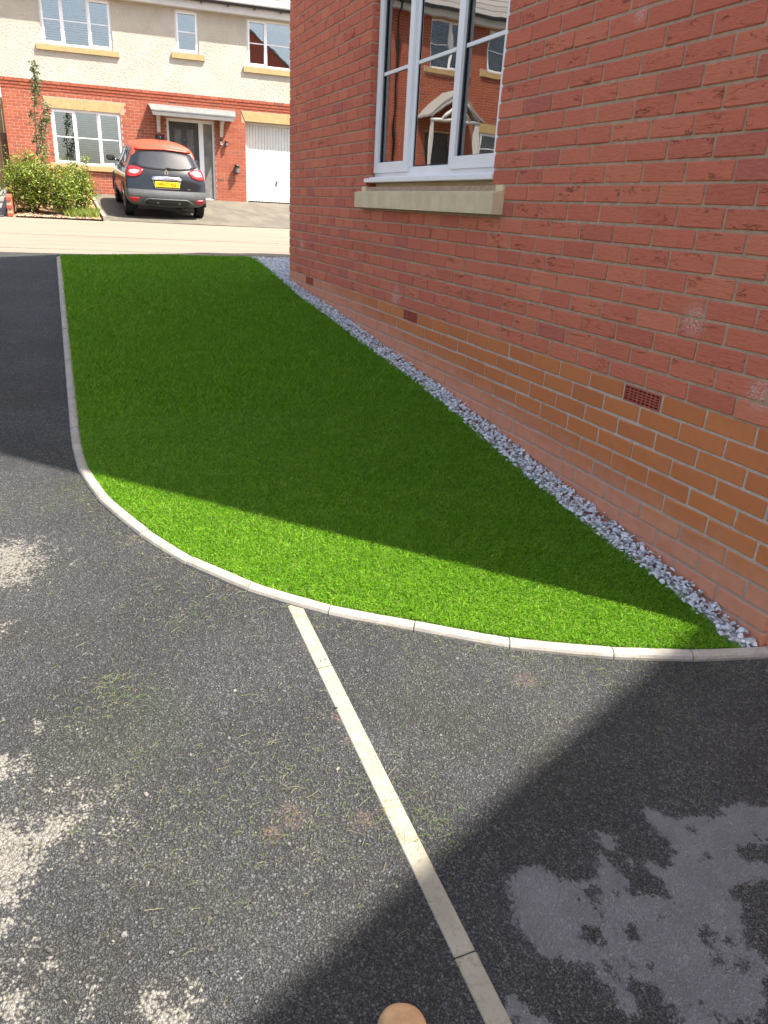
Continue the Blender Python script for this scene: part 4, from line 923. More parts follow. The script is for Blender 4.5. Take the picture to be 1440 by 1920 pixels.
while y < 4.0:                                # tile courses, each lapped over the one below
    yy = y + .34; m2 = LMB(); n = 33; wt = (UE - U0 + .3) / n; off = wt / 2 if rows % 2 else 0
    if rows < 9:
        for q in range(n + 1):
            a = max(U0 - .15, U0 - .15 + q * wt - off); b = min(UE + .15, U0 - .15 + (q + 1) * wt - off - .004)
            if b - a < .03: continue
            m.add([(a, y, z + .03), (b, y, z + .03), (b, yy, z + .34 * pitch + .005), (a, yy, z + .34 * pitch + .005), (a, y, z), (b, y, z), (b, yy, z + .34 * pitch - .02), (a, yy, z + .34 * pitch - .02)], [(0, 1, 2, 3), (0, 4, 5, 1), (1, 5, 6, 2), (3, 7, 4, 0), (7, 6, 5, 4), (2, 6, 7, 3)])
    y += .32; z += .32 * pitch; rows += 1
t_ = m.build('roof_tiles', MAT['rooftile'], roof); tag(t_, kind='stuff')
m = LMB(); zr = EV + .22; m.add([(U0 - .15, -.25, zr - .01), (UE + .15, -.25, zr - .01), (UE + .15, 4.1, zr + 4.35 * pitch - .03), (U0 - .15, 4.1, zr + 4.35 * pitch - .03), (UE + .15, 8.5, zr), (U0 - .15, 8.5, zr)], [(0, 1, 2, 3), (3, 2, 4, 5), (0, 3, 5), (1, 4, 2), (0, 5, 4, 1)]); m.build('roof_deck', MAT['rooftile'], roof)
# things fixed to that wall
t = LMB(); t.box(-1.25, -1.03, -.022, -.011, 2.075, 2.19); hp = t.build('house_number_plate', MAT['black'], None, z0=0)
def world_at_far(o, label, cat):
    o.location = -FN * DF; o.rotation_euler = (0, 0, math.atan2(FU[1], FU[0])); tag(o, label, cat)
world_at_far(hp, 'small black house number plate reading 11 on the brick', 'number plate')
def text_mesh(txt, size, mat, parent, loc, rot, ext=.002, sx=1.0):
    cu = bpy.data.curves.new('lettering', 'FONT'); cu.body = txt; cu.size = size; cu.align_x = 'CENTER'; cu.align_y = 'CENTER'; cu.extrude = ext
    o = bpy.data.objects.new('lettering_src', cu); COL.objects.link(o); bpy.context.view_layer.update()
    me = bpy.data.meshes.new_from_object(o.evaluated_get(bpy.context.evaluated_depsgraph_get())); COL.objects.unlink(o); bpy.data.objects.remove(o)
    me.materials.clear(); q = link('lettering', me, mat, parent); q.location = loc; q.rotation_euler = rot; q.scale = (sx, 1, 1); return q
text_mesh('11', .09, MAT['white'], hp, (-1.14, -.0245, 2.13), (math.pi / 2, 0, 0))
def wall_lamp(u, z, s, label):
    e = empty('wall_lamp', fw(u, -DF, z), math.atan2(FU[1], FU[0]), label, 'lamp')
    m = MB(); m.box(-.035 * s, .035 * s, -.03, -.011, -.07 * s, .07 * s); m.build('back_plate', MAT['lampblack'], e)
    m = MB(); m.lathe([(0, .09 * s), (.055 * s, .085 * s), (.06 * s, .03 * s), (.05 * s, .03 * s)], (0, -.03 - .06 * s, 0), (0, 0, 1), 14); m.lathe([(.05 * s, -.08 * s), (.055 * s, -.10 * s), (0, -.105 * s)], (0, -.03 - .06 * s, 0), (0, 0, 1), 14); m.build('housing', MAT['lampblack'], e)
    m = MB(); m.lathe([(.048 * s, .03 * s), (.048 * s, -.08 * s)], (0, -.03 - .06 * s, 0), (0, 0, 1), 14); m.build('lamp_glass', MAT['doorglass'], e); return e
wall_lamp(.95, 1.46, 1.25, 'round black wall lamp low on the brick pier beside the garage')
wall_lamp(.67, 2.10, .75, 'small dark lantern high on the pier, nearest the garage')
e = empty('door_camera', fw(.53, -DF, 2.12), math.atan2(FU[1], FU[0]), 'small white door camera just right of the front door frame', 'camera')
m = MB(); m.cbox(-.032, .032, -.05, -.011, -.07, .07, .006); m.build('case', MAT['lampglass'], e); m = MB(); m.box(-.032, .032, -.054, -.0505, .025, .069); m.build('lens_panel', MAT['lampblack'], e)

# ================================================================== HOUSE SEEN IN THE WINDOW'S REFLECTION
RZ = 1.55
u0, u1 = -16.6, -9.45
ref = empty('porch_house', tuple(-FN * DF + np.array([0, 0, RZ])), math.atan2(FU[1], FU[0]), 'red brick house with gabled porch, seen reflected in the near window', 'house')
Ow = [(-12.55, -11.18, 4.85, 6.17), (-14.9, -13.38, 4.97, 6.17), (-14.9, -13.26, 2.2, 3.16), (-12.1, -11.2, 1.5, 3.02)]
EVR = 6.2
m = LMB(); facade(Ow, u0, u1, 1.3, EVR + .3, 0, .28, m); rw = m.build('wall', MAT['farmortar'], ref, z0=RZ)
bricks(Ow, u0, u1, 1.5, EVR + .3, [(-12.7, -10.92, 4.68, 4.85), (-15.05, -13.12, 4.80, 4.97), (-15.05, -13.12, 3.16, 3.45), (-15.0, -13.15, 2.05, 2.2)], 0, ref, rw, RZ)
far_window(ref, -12.55, -11.18, 4.85, 6.17, [(-12.55, -11.87, True), (-11.87, -11.18, False)], .05, 'roller', RZ); far_sill(ref, -12.7, -10.93, 4.70, 4.84, .06, True, RZ)
far_window(ref, -14.9, -13.38, 4.97, 6.17, [(-14.9, -14.14, True), (-14.14, -13.38, True)], .05, None, RZ); far_sill(ref, -15.03, -13.14, 4.82, 4.96, .06, True, RZ)
far_window(ref, -14.9, -13.26, 2.2, 3.16, [(-14.9, -14.1, True), (-14.1, -13.26, True)], .05, None, RZ); far_sill(ref, -15.0, -13.15, 2.06, 2.19, .06, True, RZ); lintel(ref, -15.05, -13.12, 3.162, 3.44, .12, .012, RZ)
m = LMB(); m.box(-12.08, -11.22, .06, .11, 1.55, 3.0); m.build('front_door', MAT['door'], ref, z0=RZ)
m = LMB(); m.box(u0 + .2, u1 - .2, .3, .34, 1.5, 6.4); m.build('room_screen', MAT['curtain'], ref, z0=RZ)
pc = empty('porch', (0, 0, 0)); pc.parent = ref; pc['label'] = 'small gabled porch on white posts'
ua, ub, uc, za, zb = -12.75, -10.72, -11.73, 3.42, 4.2
m = LMB()
for (p, q) in ((ua, uc), (ub, uc)): m.add([(p, -.95, za), (uc, -.95, zb), (uc, 0, zb), (p, 0, za), (p, -.95, za - .07), (uc, -.95, zb - .07), (uc, 0, zb - .07), (p, 0, za - .07)], [(0, 1, 2, 3), (7, 6, 5, 4), (0, 4, 5, 1), (1, 5, 6, 2), (2, 6, 7, 3), (3, 7, 4, 0)])
m.build('porch_roof', MAT['rooftile'], pc, z0=RZ)
m = LMB()
for a, b in (((ua + .1, za - .03), (uc, zb - .15)), ((ub - .1, za - .03), (uc, zb - .15)), ((ua + .1, za - .12), (ub - .1, za - .12)), ((uc, za - .1), (uc, zb - .2)), ((ua + .5, za - .1), (uc, za + .35)), ((ub - .5, za - .1), (uc, za + .35))): m.tube([(a[0], -.90, a[1]), (b[0], -.90, b[1])], .06, 4)
for u in (ua + .18, ub - .18): m.box(u - .055, u + .055, -.93, -.82, 1.5, za - .1)
m.build('porch_timber', MAT['fascia'], pc, z0=RZ)
m = LMB(); m.box(u0, u1, -.26, -.23, EVR, EVR + .2); m.box(u0, u1, -.229, -.011, EVR + .01, EVR + .03); m.build('fascia', MAT['fascia'], ref, z0=RZ)
m = LMB(); m.box(u0 - .05, u1 + .05, -.37, -.262, EVR + .17, EVR + .24); m.build('gutter', MAT['gutter'], ref, z0=RZ)
m = LMB(); m.tube([(-9.96, -.31, EVR + .17), (-9.96, -.31, EVR + .05), (-9.96, -.06, EVR - .2), (-9.96, -.06, 1.55)], .035, 8); m.build('downpipe', MAT['gutter'], ref, z0=RZ)
m = LMB(); y = -.3; z = EVR + .24
while y < 4.1: m.add([(u0 - .1, y, z + .03), (u1 + .1, y, z + .03), (u1 + .1, y + .34, z + .25), (u0 - .1, y + .34, z + .25), (u0 - .1, y, z), (u1 + .1, y, z), (u1 + .1, y + .34, z + .22), (u0 - .1, y + .34, z + .22)], [(0, 1, 2, 3), (0, 4, 5, 1), (1, 5, 6, 2), (3, 7, 4, 0), (7, 6, 5, 4), (2, 6, 7, 3)]); y += .32; z += .232
m.build('roof', MAT['rooftile'], ref, z0=RZ)
m = LMB(); m.box(u0, u0 + .28, .281, 8, 1.3, EVR); m.box(u1 - .28, u1, .281, 8, 1.3, EVR); m.box(u0, u1, 8, 8.28, 1.3, EVR); m.build('side_wall', MAT['farbrick'], ref, z0=RZ)

# ================================================================== FENCE, SHADED BOARDS, BED, PATH
def boards(name, ua, ub, y, z0, z1, bw, mat, label, cat, rails=True):
    e = empty(name, fw(ua, -DF - y, z0), math.atan2(FU[1], FU[0]), label, cat); u = 0
    me = MB().cbox(0, bw - .008, 0, .02, 0, z1 - z0, .003).mesh('board'); me.materials.append(MAT[mat])
    while u < ub - ua - .01:
        o = bpy.data.objects.new('board', me); COL.objects.link(o); o.parent = e; o.location = (u, R_.uniform(-.003, .003), R_.uniform(-.01, .01)); u += bw
    for zz in (.2, (z1 - z0) - .25):
        m = MB(); m.box(0, ub - ua, -.045 if rails else .021, -.004 if rails else .06, zz, zz + .09); m.build('rail', MAT[mat], e)
boards('shaded_fence_boards', -6.2, U0 - .02, .12, .50, 1.95, .12, 'woodshade', 'timber boards coloured dark for the shaded lower fence at the far house corner', 'gate', False)  # separate dark boards colour in the shade over the fence's lower part
boards('timber_fence', -7.4, U0 - .02, .9, .9, 2.85, .13, 'woodpale', 'pale timber fence rising behind the dark boards', 'fence')
BL = lambda N: -4.92 + (N + 20.6) / 6.0 * .62          # left edge of planting bed
bed = fsheet('planting_bed', list(lin(0, 1, 10)), list(lin(-20.97, -14.95, 20)), .028, MAT['soil'], lambda t, N: BL(N) + .1 + t * (EDG(N) - .04 - BL(N) - .1)); tag(bed, 'bare soil planting bed in front of the far house')
ob = fsheet('sand_margin', [0, .5, 1], list(lin(-20.9, -14.97, 20)), .036, MAT['orange'], lambda t, N: EDG(N) - .36 + t * .32 - (0.1 * math.sin(N * 3) * (1 - t))); tag(ob, 'orange sand margin beside the bed edging')
pa = fsheet('side_path', [0, .5, 1], list(lin(-20.95, -14.9, 16)), .02, MAT['slab'], lambda t, N: BL(N) - .12 - 1.6 * (1 - t)); tag(pa, 'grey slab path left of the planting bed')
e = empty('bed_edging', fw(EDG(-20.95), -20.95), 0, 'thin pale edging between planting bed and far driveway', 'edging'); e0 = np.array(e.location)
for a, b in zip(lin(-20.93, -14.93, 8)[:-1], lin(-20.93, -14.93, 8)[1:]):
    V = []
    for N in (a, b - .006):
        for du, dz in ((-.03, -.05), (-.03, .10), (.03, .10), (.03, -.05)): p = np.array(fw(EDG(N) + du, N)); V.append(tuple(p + [0, 0, dz] - e0))
    MB().add(V, [(0, 1, 2, 3), (7, 6, 5, 4), (0, 4, 5, 1), (1, 5, 6, 2), (2, 6, 7, 3), (3, 7, 4, 0)]).build('edging_stone', MAT['strip'], e)
# joint line between far drive and road: flush kerb stones
e = empty('flush_kerb', fw(-2.5, -15.3), 0, 'flush kerb line where the far driveway meets the road', 'kerb'); e0 = np.array(e.location); u = -2.45
while u < 9:
    V = []
    for uu in (u, u + .905):
        for dn, dz in ((-.04, -.05), (-.04, .018), (.04, .018), (.04, -.05)): p = np.array(fw(uu, -15.33 + dn)); V.append(tuple(p + [0, 0, dz] - e0))
    MB().add(V, [(0, 1, 2, 3), (7, 6, 5, 4), (0, 4, 5, 1), (1, 5, 6, 2), (2, 6, 7, 3), (3, 7, 4, 0)]).build('kerb_stone', MAT['fardrive'], e); u += .915
for NN, lb in ((-9.4, 'flush line of channel stones across the middle of the dusty road'), (-6.75, 'flush line of edging stones where the lawn end meets the road')):
    e = empty('flush_kerb', fw(-9.0, NN), 0, lb, 'kerb'); e0 = np.array(e.location); u = -9.0
    while u < 9:
        V = []; j_ = R_.uniform(-.012, .012)
        for uu in (u, u + .905):
            for dn, dz in ((-.06, -.05), (-.06, .012), (.06, .004), (.06, -.05)): p = np.array(fw(uu, NN + dn + j_)); V.append(tuple(p + [0, 0, dz] - e0))
        MB().add(V, [(0, 1, 2, 3), (7, 6, 5, 4), (0, 4, 5, 1), (1, 5, 6, 2), (2, 6, 7, 3), (3, 7, 4, 0)]).build('kerb_stone', MAT['road'], e); u += .915
# low brick wall at the left side of the bed
lw = empty('low_brick_wall', fw(BL(-16.6), -16.6), 0, 'low red brick wall at the left edge of the planting bed', 'wall'); l0 = np.array(lw.location)
core = MB(); V = []
for N in (-20.9, -15.02):
    for du, dz in ((-.045, -.1), (-.045, .335), (.045, .335), (.045, -.1)): p = np.array(fw(BL(N) + du, N)); V.append(tuple(p + [0, 0, dz] - l0))
core.add(V, [(0, 1, 2, 3), (7, 6, 5, 4), (0, 4, 5, 1), (1, 5, 6, 2), (2, 6, 7, 3), (3, 7, 4, 0)]).build('core', MAT['farmortar'], lw)
bme = MB().cbox(-.1075, .1075, -.051, .051, -.0325, .0325, .003).mesh('brick'); bme.materials.append(MAT['farbrick'])
pa_, pb_ = np.array(fw(BL(-20.9), -20.9)), np.array(fw(BL(-15.0), -15.0)); dv = pb_ - pa_; LN = np.linalg.norm(dv); ang = math.atan2(dv[1], dv[0]); inc = math.asin(dv[2] / LN)
for k in range(5):
    s = .11 + (0 if k % 2 else .1125)
    while s < LN - .1:
        p = pa_ + dv * s / LN; o = bpy.data.objects.new('brick', bme); COL.objects.link(o); o.parent = lw; o.location = p - l0 + np.array([0, 0, -.0 + .04 + k * .075]); o.rotation_euler = Matrix.Rotation(ang, 3, 'Z').to_4x4().to_3x3().to_euler(); o.rotation_euler = (Matrix.Rotation(ang, 3, 'Z') @ Matrix.Rotation(-inc, 3, 'Y')).to_euler(); s += .225

# leaf litter at the front of the bed
P = np.array([fw(u, N)[:2] for u, N in zip(rng.uniform(-4.25, -2.62, 900), -15.0 - np.abs(rng.normal(0, .35, 900)))])
lt = chips('leaf_litter', P, zg(P[:, 0], P[:, 1]) + .035, .03, .09, MAT['litter'], .22); tag(lt, 'dry brown leaf litter along the front of the planting bed', 'litter', kind='stuff')

# ------------------------------------------------------------------ plants
def leaves(C, n_each, spread, size, asp=.5, up=.25):
    C = np.asarray(C); n = len(C) * n_each; c = np.repeat(C, n_each, 0) + rng.normal(0, 1, (n, 3)) * spread
    L = size * rng.uniform(.6, 1.25, n); w = L * asp
    d = rng.normal(0, 1, (n, 3)); d[:, 2] = d[:, 2] * .6 + up; d /= np.linalg.norm(d, axis=1)[:, None]
    s = np.cross(d, rng.normal(0, 1, (n, 3))); s /= np.linalg.norm(s, axis=1)[:, None] + 1e-9; nn = np.cross(d, s)
    a = c; b = c + d * (L * .45)[:, None] + s * (w / 2)[:, None] + nn * (L * .08)[:, None]; e = c + d * (L * .45)[:, None] - s * (w / 2)[:, None] + nn * (L * .08)[:, None]; t = c + d * L[:, None]
    V = np.stack([a, b, t, e], 1).reshape(-1, 3); k = np.arange(n) * 4
    return V, np.stack([k, k + 1, k + 2, k + 3], 1)
def shrub(u, N, rx, h, label, n=420, stems=9, top=0.0, ry=None):
    p = np.array(fw(u, N)); p[2] += .05; e = empty('shrub', tuple(p), 0, label, 'shrub', 'shrubs in the far front bed'); m = MB(); C = []; ry = ry or rx
    for k in range(stems):
        a = rng.uniform(0, 6.28); rr = rng.uniform(.15, .95) ** .7; tip = np.array([math.cos(a) * rx * rr, math.sin(a) * ry * rr, h * rng.uniform(.65, 1.0) * (1 - .3 * rr)]); mid = tip * .5 + rng.normal(0, .03, 3)
        m.tube([(tip[0] * .1, tip[1] * .1, -.03), tuple(mid), tuple(tip)], [.014, .009, .003], 5, False)
    m.build('stem', MAT['bark'], e)
    while len(C) < n:
        q = rng.uniform(-1, 1, 3); r = np.linalg.norm(q)
        if r > 1: continue
        bump = 1 + .22 * math.sin(5 * q[0] + 3 * u) + .18 * math.sin(7 * q[2] + 4 * q[1])
        x = np.array([q[0] * rx * bump, q[1] * ry * bump, h * (.52 + .46 * q[2]) * (1 + .12 * math.sin(6 * q[0] + u))])
        if rng.uniform() < .35 + .65 * r: C.append(x)
    Vf, Ff = leaves(C, 9, .055, .058, .55)
    # a few long shoots above the mass
    S_ = []
    for k in range(int(5 + top * 10)):
        a = rng.uniform(0, 6.28); b = np.array([math.cos(a) * rx * .7, math.sin(a) * ry * .7, h * .8]); 
        for t in np.linspace(0, 1, 7): S_.append(b + np.array([b[0] * .2 * t, b[1] * .2 * t, h * .38 * t]))
    V, F = leaves(S_, 4, .02, .05, .5); link('foliage', npmesh('foliage', np.concatenate([Vf, V]), [np.concatenate([Ff, F + len(Vf)])]), MAT['leafshrub'], e)
    return e
shrub(-4.02, -16.0, .50, 1.05, 'biggest yellow green leafy shrub, at the left of the far bed', 900, 12)
shrub(-3.42, -15.75, .30, .78, 'small middle shrub with bare shoots, between two others', 330, 8, .6)
shrub(-3.08, -16.3, .30, .93, 'upright green shrub nearest the parked car', 380, 8, .3)
# tuft of grass between the shrubs
P = np.array([fw(u, N)[:2] for u, N in zip(rng.uniform(-3.35, -2.68, 2600), rng.uniform(-16.4, -15.35, 2600))]); z = zg(P[:, 0], P[:, 1]) + .05
a = rng.uniform(0, 6.28, len(P)); h = rng.uniform(.05, .16, len(P)); w = .006; s = np.stack([np.cos(a), np.sin(a)], 1) * w; d = np.stack([np.cos(a * 7), np.sin(a * 7)], 1) * h[:, None] * .5
V = np.stack([np.c_[P - s, z], np.c_[P + s, z], np.c_[P + d, z + h]], 1).reshape(-1, 3); k = np.arange(len(P)) * 3
o = link('bed_grass', npmesh('bed_grass', V, [np.stack([k, k + 1, k + 2], 1)]), MAT['leafshrub']); tag(o, 'patch of green grass between the shrubs in the far bed', 'grass', kind='stuff')
# slim young tree with stake
p = np.array(fw(-3.90, -16.9)); p[2] += .05; tr = empty('young_tree', tuple(p), 0, 'tall slim young tree with sparse dark leaves in front of the brick', 'tree')
def tpx(px, py):                                   # height / offset on the tree's own plane
    d = CR.T @ np.array([(px - 720) / FPX, (py - 960) / FPX, 1.0]); t = (-16.9 - FN @ CAM) / (FN @ d); q = CAM + t * d; return FU * float((q - p) @ FU) + np.array([0, 0, float(q[2] - p[2])])
line = [tpx(*q) for q in [(74, 330), (70, 290), (67, 240), (64, 200), (66, 160), (64, 115)]]
m = MB(); m.tube([(0, 0, -.03)] + [tuple(q) for q in line], [.022, .02, .018, .015, .012, .009, .004], 7)
br2 = [tpx(*q) for q in [(71, 300), (82, 260), (88, 225), (90, 195)]]; m.tube([tuple(q) for q in br2], [.012, .01, .007, .004], 6); br3 = [tpx(*q) for q in [(70, 290), (78, 250), (76, 215)]]; m.tube([tuple(q) for q in br3], [.010, .008, .004], 6)
m.build('trunk', MAT['bark'], tr)
C = []
for q, r, n in [((64, 116), 3, 7), ((62, 128), 4, 12), ((66, 138), 6, 16), ((68, 150), 8, 20), ((64, 162), 7, 18), ((70, 172), 7, 18), ((66, 184), 6, 14), ((68, 196), 5, 10), ((88, 198), 4, 12), ((86, 210), 6, 16), ((88, 222), 6, 16), ((60, 212), 4, 9), ((64, 225), 5, 12), ((78, 228), 6, 16), ((74, 240), 7, 18), ((82, 242), 6, 14), ((70, 252), 5, 12), ((80, 258), 6, 16), ((84, 270), 5, 14), ((76, 278), 5, 14), ((82, 288), 5, 14), ((78, 298), 5, 12), ((66, 265), 4, 7), ((82, 306), 4, 8)]:
    for _ in range(n):
        a = rng.normal(0, .5, 2); t = tpx(q[0] + a[0] * r, q[1] + a[1] * r * 1.2); t = t + FN * rng.normal(0, .08); C.append(t)
V, F = leaves(C, 3, .028, .070, .5, -.5); link('crown', npmesh('crown', V, [F]), MAT['leaftree'], tr)
p2 = np.array(fw(-3.86, -16.78)); ss = empty('tree_stake', tuple(p2), 0, 'short round timber stake beside the slim young tree', 'stake'); m = MB(); m.tube([(0, 0, -.05), (0.01, 0, 1.0)], .035, 8); m.build('post', MAT['stake'], ss); m = MB(); m.tube([(.0, 0, .9), (.0, 0, .945)], .045, 8); m.build('tie', MAT['gutter'], ss)

# ================================================================== PARKED CAR
def build_car():
    zdr = lambda N: ZJ + GD * (NJ - N)
    cx, cy = -16.62, .25; N = cx * FN[0] + cy * FN[1]
    car = empty('parked_car', (cx, cy, float(zg(cx, cy)) + .012), 0, 'black small car with red roof parked nose-in on the far driveway', 'car')
    car.rotation_euler = (Matrix.Rotation(math.pi / 2, 3, 'Z') @ Matrix.Rotation(math.atan(GD), 3, 'X')).to_euler()
    ring = [(.60, .24, -.44), (.80, .29, -.56), (.862, .40, -.635), (.878, .52, -.655), (.872, .60, -.640), (.874, .74, -.610), (.862, .88, -.575), (.83, .99, -.52), (.765, 1.09, -.44), (.70, 1.24, -.325), (.655, 1.37, -.225), (.60, 1.465, -.14), (.42, 1.535, -.10), (.20, 1.556, -.09)]
    bul = [.10, .12, .13, .13, .10, .10, .10, .09, .09, .10, .10, .09, .06, .02]
    nr = len(ring); rows = []
    for s in (0.12, .45, .75, .93):                          # rear face, from the middle outwards
        rows.append([(x * s, y - b * (1 - s * s), z) for (x, z, y), b in zip(ring, bul)])
    rows.append([(x, y, z) for (x, z, y) in ring])
    sts = [(-.30, 1.0, 1.0, 1.0), (.15, 1.02, 1.005, 1.0), (.8, 1.03, 1.01, 1.0), (1.35, 1.03, 1.0, 1.0), (1.75, 1.02, .94, .97), (2.05, 1.02, .80, .95), (2.35, 1.02, .67, .93), (2.8, .99, .645, .93), (3.15, .93, .60, .92), (3.33, .82, .53, .9), (3.38, .60, .45, .9)]
    ylast = [p[1] for p in rows[-1]]
    for (yy, wx, rz, bz) in sts:
        r = []
        for i, (x, z, y) in enumerate(ring):
            up = max(0.0, (z - .99) / .57)
            zt = .99 * (bz if z > .6 else 1) + (1.556 * rz - .99 * bz) * up if z > .99 else z * (bz if z > .6 else 1)
            if rz < .7: zt = min(zt, .66 + .96 * (rz - .4) + .02 * up)
            xo = x if rz > .9 or z <= .99 else x + (.80 - x) * min(1, (.95 - rz) / .28) * (1 if i < nr - 2 else .35)
            yo = max(yy, y + .12) if yy < 0 else yy
            r.append((xo * wx, yo, zt))
        rows.append(r)
    bm = bmesh.new(); grid = []
    for r in rows:
        L = [bm.verts.new(p) for p in r] + [bm.verts.new((0, r[-1][1], r[-1][2] + (.004 if r[-1][2] > 1.2 else .01)))] + [bm.verts.new((-p[0], p[1], p[2])) for p in reversed(r)]
        grid.append(L)
    for a in range(len(grid) - 1):
        for b in range(len(grid[0]) - 1): 
            try: bm.faces.new((grid[a][b], grid[a][b + 1], grid[a + 1][b + 1], grid[a + 1][b]))
            except ValueError: pass
    n = len(grid[0])
    for b in range(n // 2): 
        try: bm.faces.new((grid[0][b], grid[0][n - 1 - b], grid[0][n - 2 - b], grid[0][b + 1])) if b < n // 2 - 1 else bm.faces.new((grid[0][b], grid[0][n - 1 - b], grid[0][n // 2]))
        except ValueError: pass
        try: bm.faces.new((grid[-1][b], grid[-1][b + 1], grid[-1][n - 2 - b], grid[-1][n - 1 - b])) if b < n // 2 - 1 else None
        except ValueError: pass
    for a in range(len(grid) - 1):                            # underside
        try: bm.faces.new((grid[a][0], grid[a + 1][0], grid[a + 1][n - 1], grid[a][n - 1]))
        except ValueError: pass
    bmesh.ops.recalc_face_normals(bm, faces=bm.faces); me = bpy.data.meshes.new('car_src'); bm.to_mesh(me); bm.free()
    src = bpy.data.objects.new('car_src', me); COL.objects.link(src); md = src.modifiers.new('s', 'SUBSURF'); md.levels = 2; md.render_levels = 2
    bpy.context.view_layer.update(); em = bpy.data.meshes.new_from_object(src.evaluated_get(bpy.context.evaluated_depsgraph_get())); COL.objects.unlink(src); bpy.data.objects.remove(src)
    vs = [v.co.copy() for v in em.vertices]; fs = [tuple(p.vertices) for p in em.polygons]; bvh = BVHTree.FromPolygons(vs, fs)
    body = MB(); roof = MB(); bump_ = MB()
    def cls(f):
        c = sum((vs[i] for i in f), Vector()) / len(f)
        if c.z > 1.33 + .02 * c.y and c.y > -.33 and c.y < 1.75 and (abs(c.x) < .60 or c.z > 1.40): return roof
        if c.z > 1.00 and -.30 < c.y < .32 and abs(c.x) > .55 and c.z > 1.02 - .0 * c.y: return roof       # rear pillars share the roof colour
        if c.z < .60 and c.y < -.30: return bump_
        return body
    for f in fs: k = cls(f); k.add([vs[i] for i in f], [tuple(range(len(f)))], True)
    def weld(mb, name, mat):
        m_ = mb.mesh(name); b = bmesh.new(); b.from_mesh(m_); bmesh.ops.remove_doubles(b, verts=b.verts, dist=1e-5); bmesh.ops.recalc_face_normals(b, faces=b.faces); b.to_mesh(m_); b.free()
        m_.polygons.foreach_set('use_smooth', [True] * len(m_.polygons)); return link(name, m_, mat, car)
    bo = weld(body, 'body', MAT['carblack']); weld(roof, 'roof', MAT['carred']); bp = weld(bump_, 'rear_bumper', MAT['plastic'])
    def hit(x, z, d):                                          # rear: d=(0,1,0) from behind; side: given below
        if d == 'rear': r = bvh.ray_cast(Vector((x, -3, z)), Vector((0, 1, 0))); return r[0], Vector((0, -1, 0))
        if d == 'left': r = bvh.ray_cast(Vector((-3, x, z)), Vector((1, 0, 0))); return r[0], Vector((-1, 0, 0))
        r = bvh.ray_cast(Vector((3, x, z)), Vector((-1, 0, 0))); return r[0], Vector((1, 0, 0))
    def patch(name, outline, d, off, mat, parent=None, dense=4, depth=.02):
        o = []
        for i in range(len(outline)):
            a = np.array(outline[i], float); b = np.array(outline[(i + 1) % len(outline)], float)
            for t in range(dense): o.append(a + (b - a) * t / dense)
        o = np.array(o); c = o.mean(0); m = MB(); V = []; k = len(o); rs = [1.0, .8, .55, .3, .1]
        def pt(q, extra):
            h, nrm = hit(float(q[0]), float(q[1]), d)
            if h is None: h, nrm = hit(float(c[0] + (q[0] - c[0]) * .9), float(c[1] + (q[1] - c[1]) * .9), d)
            return tuple(h + nrm * (off + extra))
        for q in o: V.append(pt(q, -off - depth))
        for r in rs:
            for q in o: V.append(pt(c + (q - c) * r, 0 if r < 1 else -.2 * off))
        V.append(pt(c, 0)); F = []
        for a in range(len(rs)):
            for b in range(k): F.append((a * k + b, a * k + (b + 1) % k, (a + 1) * k + (b + 1) % k, (a + 1) * k + b))
        for b in range(k): F.append((len(rs) * k + b, len(rs) * k + (b + 1) % k, len(V) - 1))
        m.add(V, F, True); return m.build(name, mat, parent or car)
    mir = lambda P: [(-x, z) for x, z in P][::-1]
    patch('rear_window', [(-.60, 1.345), (-.30, 1.385), (0, 1.395), (.30, 1.385), (.60, 1.345), (.655, 1.20), (.70, 1.10), (.58, 1.045), (.28, 1.02), (0, 1.012), (-.28, 1.02), (-.58, 1.045), (-.70, 1.10), (-.655, 1.20)], 'rear', .010, MAT['carglass'])
    patch('spoiler', [(-.60, 1.42), (0, 1.47), (.60, 1.42), (.60, 1.385), (0, 1.43), (-.60, 1.385)], 'rear', .05, MAT['carred'], depth=.04)
    TL = [(.47, 1.005), (.60, 1.055), (.77, 1.05), (.85, .985), (.862, .89), (.80, .85), (.68, .85), (.56, .89)]
    LN_ = [(.56, .985), (.68, .995), (.78, .975), (.79, .93), (.68, .905), (.60, .93)]
    for T, Lq in ((TL, LN_), (mir(TL), mir(LN_))):
        q = patch('tail_light', T, 'rear', .022, MAT['redlens']); patch('lamp_lens', Lq, 'rear', .030, MAT['clearlens'], q)
    for T in ([(.60, .43), (.80, .445), (.815, .385), (.76, .345), (.66, .345)],): 
        for Q in (T, mir(T)): patch('fog_reflector', Q, 'rear', .02, MAT['redlens'])
    cs = patch('chrome_strip', [(-.33, .84), (-.29, .885), (0, .895), (.29, .885), (.33, .84), (.31, .815), (-.31, .815)], 'rear', .03, MAT['chrome'])
    patch('plate_recess_trim', [(-.30, .80), (.30, .80), (.26, .645), (-.26, .645)], 'rear', .008, MAT['chrome'])
    patch('plate_recess', [(-.285, .80), (.285, .80), (.245, .657), (-.245, .657)], 'rear', .012, MAT['carblack'])
    h, _ = hit(0, .735, 'rear'); py = h.y - .03
    m = MB(); m.cbox(-.26, .26, py, py + .01, .68, .79, .003); pl = m.build('number_plate', MAT['plate'], car); text_mesh('HN17 YJG', .094, MAT['black'], pl, (0, py - .002, .735), (math.pi / 2, 0, 0), .001, .94)
    h, _ = hit(0, .85, 'rear'); text_mesh('CAPTUR', .045, MAT['darkplastic'], cs, (0.02, h.y - .033, .855), (math.pi / 2, 0, 0), .001, 1.3)
    h, _ = hit(.45, .66, 'rear'); text_mesh('dCi', .035, MAT['chrome'], car, (.47, h.y - .006, .655), (math.pi / 2, 0, .1), .002, 1.2)
    h, _ = hit(0, .965, 'rear'); ey = h.y - .018
    m = MB()                                                   # diamond emblem
